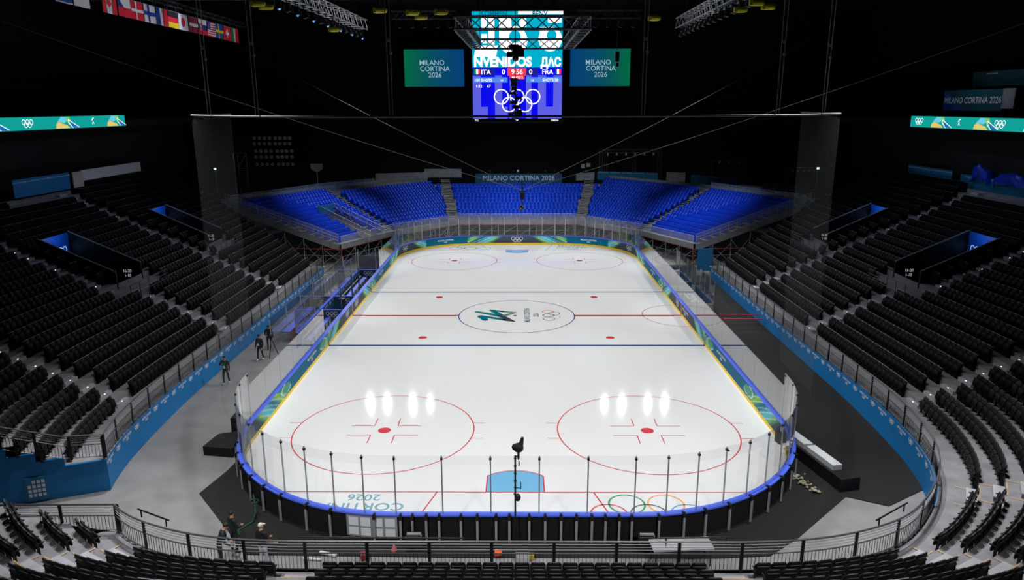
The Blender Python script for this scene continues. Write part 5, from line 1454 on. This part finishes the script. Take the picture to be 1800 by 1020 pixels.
# penalty boxes
for lb, y0, y1, x1, big in (('glass-walled penalty box with white frames behind the right boards, nearer one', .3, 6.4, 15.6, True), ('glass-walled penalty box behind the right boards, farther one', 7.6, 14.0, 15.5, False)):
    t = thing('penalty_box', lb, 'booth')
    for a, b in zip(np.linspace(y0, y1, 5), np.linspace(y0, y1, 5)[1:]): gpane(x1, a, x1, b, .9, 2.7, t)
    for y in np.linspace(y0, y1, 5):
        m = MB(); m.box((x1, y, 1.35), (.05, .05, 2.7)); m.build('post', ALU, t)
    for y in (y0, y1):
        gpane(13.35, y, x1, y, .9, 2.7, t); m = MB(); m.box(((13.35+x1)/2, y, .45), (x1-13.35, .05, .9)); m.build('end_wall', WHITEP if big else NAVY, t)
    m = MB(); m.box((x1, (y0+y1)/2, .45), (.05, y1-y0, .9)); m.build('back_wall', NAVY, t)
    m = MB(); m.box((x1-.45, (y0+y1)/2, .5), (.36, y1-y0-1, .06)); m.build('bench_seat', mt('dark_blue_bench', (24, 44, 96), .5), t)
    if big:
        m = MB(); m.box((14.4, 2.6, .76), (.7, 2.6, .05)); m.box((14.4, 1.4, .38), (.6, .05, .76)); m.box((14.4, 3.8, .38), (.6, .05, .76)); m.build('desk', WHITEP, t)
rnd = random.Random(2)
for j in range(7):
    y = 1.5+j*.34; k = 'papers'
    m = MB(); m.box((14.3+rnd.uniform(-.2, .2), y, .80+.05*(j % 3)), (.3, .24, .04+.08*(j % 2)), rnd.uniform(0, 1))
    tag(m.build('equipment_box', WHITEP if j % 2 else BLACK), 'small %s box on the desk in the nearer right penalty box' % ('white' if j % 2 else 'black'), 'box', 'boxes on the penalty box desk')
t = thing('monitor', 'white monitor on a stand in the farther right penalty box', 'monitor', (14.6, 9.6, 0), .4)
m = MB(); m.box((0, 0, 1.3), (.7, .08, .5)); m.build('screen_case', WHITE, t); m = MB(); m.tube((0, 0, 0), (0, 0, 1.1), .03, 5); m.box((0, 0, .02), (.4, .4, .04)); m.build('stand', DSTEEL, t)
t = thing('wheeled_chair', 'blue padded chair at the far end of the nearer right penalty box', 'chair', (14.8, 5.6, 0))
m = MB(); m.box((0, 0, .5), (.6, .6, .12)); m.build('seat', NAVY, t); m = MB(); m.box((0, .28, .95), (.6, .1, .8)); m.build('backrest', NAVY, t); m = MB(); [m.tube((a*.25, b*.25, 0), (a*.25, b*.25, .45), .03, 4) for a in (-1, 1) for b in (-1, 1)]; m.build('legs', WHITEP, t)
for y, lb in ((-2.0, 'farther'), (-3.2, 'nearer')):
    m = MB(); m.tube((15.6, y+.5, .55), (18.5, y+.4, .55), .04, 6)
    for x in (15.7, 18.4): m.tube((x, y+.45, 0), (x, y+.45, .55), .025, 5)
    tag(m.build('red_barrier', REDM), 'low red barrier bar across the right carpet, %s one' % lb, 'barrier')
p_ = side_panel('cloth_panel', 'bright blue cloth door in the scaffold corner by the right wall end', 'cloth panel', 19.3, 15.6, 15.7, 0, 2.4, mt('bright_blue_cloth', (10, 120, 180), .7))
m = MB(); m.box((-.6, 0, 1.25), (1.5, .06, 2.3)); m.build('cloth', MT['bright_blue_cloth'], p_)
# dark door opening seen through the glass at the far left
t = thing('equipment_cage', 'grey framed gate beyond the far end of the players benches', 'gate', (-14.75, 15.5, 0))
m = MB(); m.box((0, 0, .9), (2.1, .06, 1.7)); m.build('panel', mt('dark_grey_panel', (70, 70, 74), .8), t); m = MB(); [m.box((x, -.05, 1.2), (.06, .06, 2.4)) for x in (-1.05, .7, 1.05)]; m.build('frame', ALU, t)

# ------------------------------------------------------------------ things on the floor round the near end
t = thing('stage_block', 'black carpeted step block beside the left boards', 'platform', (-14.1, -23.1, 0))
m = MB(); m.add([(-.75, -.6, 0), (.75, -.85, 0), (.75, 1.3, 0), (-.55, .75, 0), (-.75, -.6, .45), (.75, -.85, .45), (.75, 1.3, .45), (-.55, .75, .45)], [(3, 2, 1, 0), (4, 5, 6, 7), (0, 1, 5, 4), (1, 2, 6, 5), (2, 3, 7, 6), (3, 0, 4, 7)]); m.build('block', CARPET, t)
m = MB(); m.box((.2, 2.0, .45), (.9, .8, .9)); m.build('upper_block', CARPET, t)
t = thing('padded_bench', 'long black bench with two white pads beside the right boards', 'bench', (13.75, -24.3, 0), math.radians(13))
m = MB(); m.box((0, -.2, .30), (.95, 5.0, .60)); m.build('bench_base', BLACK, t)
for y in (1.15, -.95):
    m = MB(); m.box((-.1, y, .72), (.45, 1.95, .24)); m.build('white_pad', WHITEP, t, label='white pad')
for nm, (x, y, z), (a, b, c), m_, lb, ct in (('work_table', (6.0, -32.0, .74), (2.2, .75, .05), ALU, 'long grey metal table standing behind the near boards, right of the middle', 'table'),):
    t = thing(nm, lb, ct, (x, y, 0), math.radians(5)); m = MB(); m.box((0, 0, z), (a, b, c)); m.build('table_top', m_, t)
    for sx in (-1, 1):
        for sy in (-1, 1): m = MB(); m.tube((sx*(a/2-.1), sy*(b/2-.08), 0), (sx*(a/2-.1), sy*(b/2-.08), z), .025, 5); m.build('leg', DSTEEL, t)
for x, lb in ((4.9, 'black equipment box with a pale top bar behind the near boards, right one'), (-3.75, 'black equipment box with a pale top bar behind the near boards, left one')):
    t = thing('equipment_case', lb, 'case', (x, -31.2, 0)); m = MB(); m.box((0, 0, .3), (.6, .4, .6)); m.build('case_body', BLACK, t)
    m = MB(); m.box((0, -.05, .66), (.52, .1, .06)); m.tube((.26, -.05, .66), (.3, -.2, .4), .02, 4); m.build('top_bar', ALU, t)
m = MB(); m.tube((-.73, -31.65, .14), (-.48, -31.65, .14), .14, 10, r2=.1); tag(m.build('orange_cone', mt('orange', (230, 84, 30), .6)), 'small orange object on the black floor behind the near boards', 'marker')
m = MB(); m.tube((-4.5, -31.3, .0), (-4.5, -31.3, .22), .13, 8, r2=.03); tag(m.build('traffic_cone', mt('salmon', (226, 96, 84), .6)), 'small red cone at the foot of the near white hatch', 'cone')
m = MB(); m.box((.28, -31.9, .12), (.5, .35, .2)); tag(m.build('metal_box', ALU), 'grey metal box on the floor at the foot of the black pole', 'box')
m = MB(); m.box((.62, -31.8, .1), (.18, .2, .18)); tag(m.build('brass_fitting', mt('brass', (200, 170, 70), .4, .6)), 'small brass fitting right of the grey box by the black pole', 'fitting')
m = MB(); m.box((-6.9, -31.6, .05), (.7, .12, .06), -.3); m.box((-7.4, -31.9, .04), (.7, .08, .05), -.1); tag(m.build('white_tools', WHITEP), 'white tool lying on the floor left of the near hatch', 'tool')
m = MB(); m.box((-5.5, -31.8, .12), (.3, .3, .2), .3); tag(m.build('red_bag', mt('dark_red', (120, 34, 44), .7)), 'small dark red bag on the floor below the near hatch', 'bag')
m = MB(); m.box((-9.4, -30.75, .03), (.85, .12, .05), -.25); tag(m.build('board_plank', WOOD), 'pale plank lying at the foot of a near left board strut', 'plank')
rnd = random.Random(9); q = [(-10.4, -29.4, .75)]
m = MB(); m.poly([(-10.62, -28.75, .85), (-10.5, -28.95, .5), (-10.4, -29.25, .3), (-10.45, -29.5, .06), (-10.62, -29.75, .04), (-10.8, -30.1, .04), (-10.6, -30.45, .04)], .035, 7)
m.poly([(-10.55+.18*math.cos(a), -28.9+.16*math.sin(a), .62) for a in np.linspace(0, 6.28, 12)], .022, 6)
tag(m.build('green_hose', mt('green_hose', (4, 66, 38), .5)), 'coiled green hose hanging on the near left boards', 'hose')
m = MB()
for i in range(50):
    a = rnd.random(); x, y = 12.35+.5*a*rnd.uniform(.3, 1)+.3*rnd.random(), -27.3+1.7*rnd.random(); m.ball((x-.2*(y+26.5), y, .06+.1*rnd.random()), rnd.uniform(.04, .10), nu=6, nv=4, sc3=(1, 1, .6))
tag(m.build('ice_shavings', mt('dirty_snow', (150, 146, 124), .9, noise=.2)), 'heap of dirty ice shavings at the foot of the near right boards', 'snow', kind='stuff')
# puck on the ice
m = MB(); m.tube((10.19, -23.26, .035), (10.19, -23.26, .075), .075, 16); tag(m.build('puck', BLACK), 'small black puck on the ice inside the right near circle', 'puck')
# tall pole with covered camera at the middle of the near boards
t = thing('pole_camera', 'tall thin black pole with a rain-covered camera behind the middle of the near boards', 'camera', (.02, -30.98, 0))
m = MB(); m.tube((0, 0, 0), (0, 0, 3.72), .035, 8); m.tube((0, 0, 3.68), (.12, 0, 3.70), .03, 6); m.tube((.12, 0, 3.55), (.12, 0, 3.85), .03, 6); m.tube((0, 0, 2.42), (.2, 0, 2.40), .018, 5); m.tube((.2, 0, 2.36), (.2, 0, 2.66), .018, 5)
for z in (3.3, 3.0, 2.7, 2.42, 3.6): m.tube((0, 0, z-.03), (0, 0, z+.03), .05, 8)
m.build('pole', BLACK, t)
m = MB(); m.ball((.09, 0, 2.02), .15, nu=10, nv=7, sc3=(.8, .9, 1)); m.tube((.02, 0, 2.12), (-.04, -.05, 2.2), .04, 6); m.build('joystick_head', BLACK, t)
m = MB(); m.ball((.12, .02, 4.02), .2, nu=12, nv=8, sc3=(.95, 1, .9)); m.tube((.16, 0, 3.95), (.27, .05, 4.42), .13, 10, r2=.05); m.ball((.0, -.05, 4.08), .13, nu=10, nv=6); m.tube((.12, 0, 3.6), (.12, 0, 3.85), .045, 6); m.build('covered_camera', mt('black_cloth', (20, 20, 22), .8, bump=.6, nscale=8), t)
m = MB(); m.tube((.14, -.03, 3.32), (.14, -.03, 3.5), .03, 6); m.build('lamp', ALU, t)
# yellow cover strip at the corner where blue floor mats meet the far boards
t = thing('info_board', 'small blue sign board with a grid of white squares at the lower left wall', 'sign', (-20.0, -27.93, 0), math.atan2(.37, .928))
m = MB(); m.box((0, 0, .62), (.78, .05, 1.05)); m.build('board', mt('sign_blue', (20, 120, 170), .6), t)
m = MB()
for r in range(4):
    for c in range(4):
        if (r, c) == (0, 0): continue
        m.quad(*[(x, -.03, z) for x, z in ((-.31+c*.17, .86-r*.2), (-.19+c*.17, .86-r*.2), (-.19+c*.17, 1.0-r*.2), (-.31+c*.17, 1.0-r*.2))])
m.build('white_square', WHITE, t)

# ------------------------------------------------------------------ people
def limb_figure(name, label, loc, rz, joints, parts, accessories, height=1.76):
    """joints: name -> (x, y, z, radius); parts: edges; one skinned body"""
    names = list(joints); idx = {n: i for i, n in enumerate(names)}
    me = bpy.data.meshes.new('body'); me.from_pydata([joints[n][:3] for n in names], [(idx[a], idx[b]) for a, b in parts], [])
    o = bpy.data.objects.new('body', me); COL.objects.link(o)
    sk = o.modifiers.new('skin', 'SKIN'); sk.use_smooth_shade = True
    for i, n in enumerate(names):
        r = joints[n][3]; me.skin_vertices[0].data[i].radius = r if isinstance(r, tuple) else (r, r)
        me.skin_vertices[0].data[i].use_root = (n == 'pelvis')
    ss = o.modifiers.new('sub', 'SUBSURF'); ss.levels = 2; ss.render_levels = 2
    bpy.context.view_layer.update()
    em = bpy.data.meshes.new_from_object(o.evaluated_get(bpy.context.evaluated_depsgraph_get()))
    bpy.data.objects.remove(o)
    return em, idx
def person(label, loc, rz, pose='stand', top=JACKET, legs=TROUS, shoes=BLACK, hat=None, hair=HAIRM, lanyard=None, extra=None):
    t = thing('person', label, 'person', loc, rz)
    # local frame: faces +y
    J = dict(pelvis=(0, 0, .96, (.155, .115)), waist=(0, .0, 1.10, (.135, .10)), chest=(0, .0, 1.30, (.17, .12)), neckb=(0, -.01, 1.47, (.085, .07)), neck=(0, .01, 1.53, .055), head=(0, .02, 1.62, (.075, .09)), crown=(0, .02, 1.70, (.07, .085)))
    E = [('pelvis', 'waist'), ('waist', 'chest'), ('chest', 'neckb'), ('neckb', 'neck'), ('neck', 'head'), ('head', 'crown')]
    A = dict(stand=(((.24, .0, 1.12), (.23, .12, .88)), ((.24, .0, 1.12), (.23, .12, .88))),
             badge=(((.25, .02, 1.14), (.16, .24, 1.10)), ((.24, .0, 1.12), (.22, .12, .87))),
             phone=(((.27, .10, 1.20), (.14, .16, 1.52)), ((.24, .0, 1.12), (.24, .06, .86))),
             lean=(((.24, .16, 1.14), (.18, .38, 1.06)), ((.24, .16, 1.14), (.16, .38, 1.04))))[pose if pose in ('stand', 'badge', 'phone', 'lean') else 'stand']
    for s_, nm, (el, wr_) in ((1, 'r', A[0]), (-1, 'l', A[1])):
        sh = (s_*.175, -.01, 1.42)
        J['sh'+nm] = (*sh, .07); J['el'+nm] = (s_*el[0], el[1], el[2], .052); J['wr'+nm] = (s_*wr_[0], wr_[1], wr_[2], .034)
        d = (Vector((s_*wr_[0], wr_[1], wr_[2]))-Vector((s_*el[0], el[1], el[2]))).normalized(); w0 = Vector((s_*wr_[0], wr_[1], wr_[2]))
        side_ = d.cross(Vector((s_, 0, 0))).normalized(); palm = w0+d*.07
        J['pm'+nm] = (*palm, .032)
        E += [('neckb', 'sh'+nm), ('sh'+nm, 'el'+nm), ('el'+nm, 'wr'+nm), ('wr'+nm, 'pm'+nm)]
        inn = Vector((-s_, 0, 0)); 
        for f_, (k, L) in enumerate(((-.03, .075), (-.01, .085), (.012, .08), (.032, .065))):
            b = palm+side_*k+d*.02; m_ = b+d*L*.55; e_ = m_+(d*.8+inn*.6).normalized()*L*.45
            J['f%da%s' % (f_, nm)] = (*b, .0105); J['f%db%s' % (f_, nm)] = (*m_, .0095); J['f%dc%s' % (f_, nm)] = (*e_, .008)
            E += [('pm'+nm, 'f%da%s' % (f_, nm)), ('f%da%s' % (f_, nm), 'f%db%s' % (f_, nm)), ('f%db%s' % (f_, nm), 'f%dc%s' % (f_, nm))]
        tb = w0+d*.03-side_*.02; J['ta'+nm] = (*(tb-side_*.025+inn*.02), .012); J['tb'+nm] = (*(tb-side_*.045+inn*.035+d*.035), .0095)
        E += [('wr'+nm, 'ta'+nm), ('ta'+nm, 'tb'+nm)]
        walk = .16*s_ if pose in ('phone', 'walk') else .02*s_
        J['hp'+nm] = (s_*.095, 0, .90, .095); J['kn'+nm] = (s_*.11, walk*.5+.03, .50, .062); J['an'+nm] = (s_*.12, walk-.02, .09, .045); J['to'+nm] = (s_*.135, walk+.14, .045, (.045, .035))
        E += [('pelvis', 'hp'+nm), ('hp'+nm, 'kn'+nm), ('kn'+nm, 'an'+nm), ('an'+nm, 'to'+nm)]
    if pose == 'lean':      # upper body tipped forward
        R = Matrix.Rotation(-.42, 4, 'X'); c = Vector((0, 0, 1.0))
        for n in list(J):
            if J[n][2] > .98 and not n.startswith('hp'):
                v = R @ (Vector(J[n][:3])-c)+c; J[n] = (*v, J[n][3])
    em, idx = limb_figure('person', label, loc, rz, J, E, None)
    names = list(J); P = [Vector(J[n][:3]) for n in names]
    em.materials.clear()
    for m_ in (top, legs, SKIN, shoes): em.materials.append(m_)
    segs = [(Vector(J[a][:3]), Vector(J[b][:3]), a, b) for a, b in E]
    def seg_mat(a, b):
        if b in ('head', 'crown') or (a, b) == ('neckb', 'neck'): return 2
        if b[:2] == 'pm' or b[0] == 'f' or b[:2] in ('ta', 'tb'): return 2
        if b[:2] in ('kn', 'an') : return 1
        if b[:2] == 'to': return 3
        return 0
    sm = [(p, (q-p), max(1e-9, (q-p).length_squared), seg_mat(a, b)) for p, q, a, b in segs]
    for poly in em.polygons:
        c = poly.center; best = (1e9, 0)
        for p, d, l2, mi in sm:
            tt = max(0, min(1, (c-p).dot(d)/l2)); dist = (c-p-d*tt).length_squared
            if dist < best[0]: best = (dist, mi)
        poly.material_index = best[1]; poly.use_smooth = True
    bo = bpy.data.objects.new('body', em); COL.objects.link(bo); bo.parent = t
    H = Vector(J['head'][:3]); Cn = Vector(J['crown'][:3]); upv = (Cn-H).normalized(); fwd = Vector((0, 1, 0)); fwd = (fwd-upv*fwd.dot(upv)).normalized(); rgt = fwd.cross(upv)
    hp = lambda r, f, u: tuple(H+rgt*r+fwd*f+upv*u)
    m = MB(); m.ball(hp(0, .095, .0), .018, nu=6, nv=4)
    for s_ in (-1, 1): m.ball(hp(s_*.078, 0, .01), .022, nu=6, nv=4)
    m.build('nose_and_ears', SKIN, t)
    m = MB(); [m.ball(hp(s_*.03, .083, .03), .011, nu=6, nv=4) for s_ in (-1, 1)]; m.tube(hp(-.025, .088, -.04), hp(.025, .088, -.04), .006, 5); m.build('eyes_and_mouth', HAIRM, t)
    m = MB(); m.ball(hp(0, -.018, .075), .098, nu=12, nv=8, sc3=(.92, 1.05, .9))
    if hat:
        m.build('cap', hat, t); m = MB(); m.add([hp(-.07, .06, .075), hp(.07, .06, .075), hp(.055, .17, .05), hp(-.055, .17, .05), hp(-.07, .06, .06), hp(.07, .06, .06), hp(.055, .17, .04), hp(-.055, .17, .04)], [(0, 1, 2, 3), (7, 6, 5, 4), (0, 4, 5, 1), (1, 5, 6, 2), (2, 6, 7, 3), (3, 7, 4, 0)])
        m.build('cap_peak', hat, t)
    else: m.build('hair', hair, t)
    ch = Vector(J['chest'][:3]); nb = Vector(J['neckb'][:3])
    if lanyard:
        m = MB()
        for s_ in (-1, 1): m.poly([nb+Vector((s_*.07, .03, .03)), nb+Vector((s_*.06, .10, -.06)), ch+Vector((s_*.02, .15, -.12))], .012, 4)
        m.build('lanyard', lanyard, t)
        m = MB(); c = ch+Vector((0, .165, -.19)); m.box(c, (.12, .012, .15)); m.build('badge', WHITE, t)
    if extra: extra(t, J)
    return t
LBLUE = mt('cyan_lanyard', (30, 130, 160), .6); LGREEN = mt('green_lanyard', (20, 170, 110), .6); JEANS = mt('blue_jeans', (70, 110, 180), .8); PALEB = mt('pale_trousers', (190, 195, 205), .8); CAPW = mt('white_cap', (215, 215, 205), .7)
ZC = .012
person('person in black jacket with blue lanyard and white badge near the left railing', (-10.35, -31.55, ZC), math.radians(-35), 'badge', lanyard=LBLUE)
person('person in black leaning forward beside the near left railing with a phone', (-10.55, -32.35, ZC), math.radians(-70), 'lean', lanyard=LBLUE)
person('person in a white cap and dark jacket standing behind the near left railing', (-9.0, -32.35, ZC), math.radians(-25), 'badge', legs=PALEB, hat=CAPW, lanyard=LBLUE, shoes=WHITEP)
def phone(t, J):
    m = MB(); w0 = Vector(J['pmr'][:3]); m.box(w0+Vector((-.02, .04, .03)), (.02, .08, .15)); m.build('phone', BLACK, t)
person('person in a dark jacket with a green lanyard walking by the left blue wall', (-17.35, -14.5, -.02), math.radians(185), 'phone', lanyard=LGREEN, extra=phone, shoes=WHITEP)
person('person in black by the left blue wall, farther of the two together', (-16.85, -8.2, -.02), math.radians(200), 'badge')
person('person with white shoes and badge, nearer of two by the left wall', (-16.75, -10.3, -.02), math.radians(170), 'walk', shoes=WHITE, lanyard=LBLUE)
t = thing('camera_dolly', 'folding dark tripod beside the two people by the left wall', 'tripod', (-16.2, -9.6, -.02))
m = MB(); [m.tube((0, 0, 1.3), (.4*math.cos(a), .4*math.sin(a), 0), .025, 5) for a in (.3, 2.4, 4.5)]; m.build('tripod_legs', DSTEEL, t); m = MB(); m.box((0, 0, 1.4), (.2, .3, .2)); m.build('tripod_head', BLACK, t)
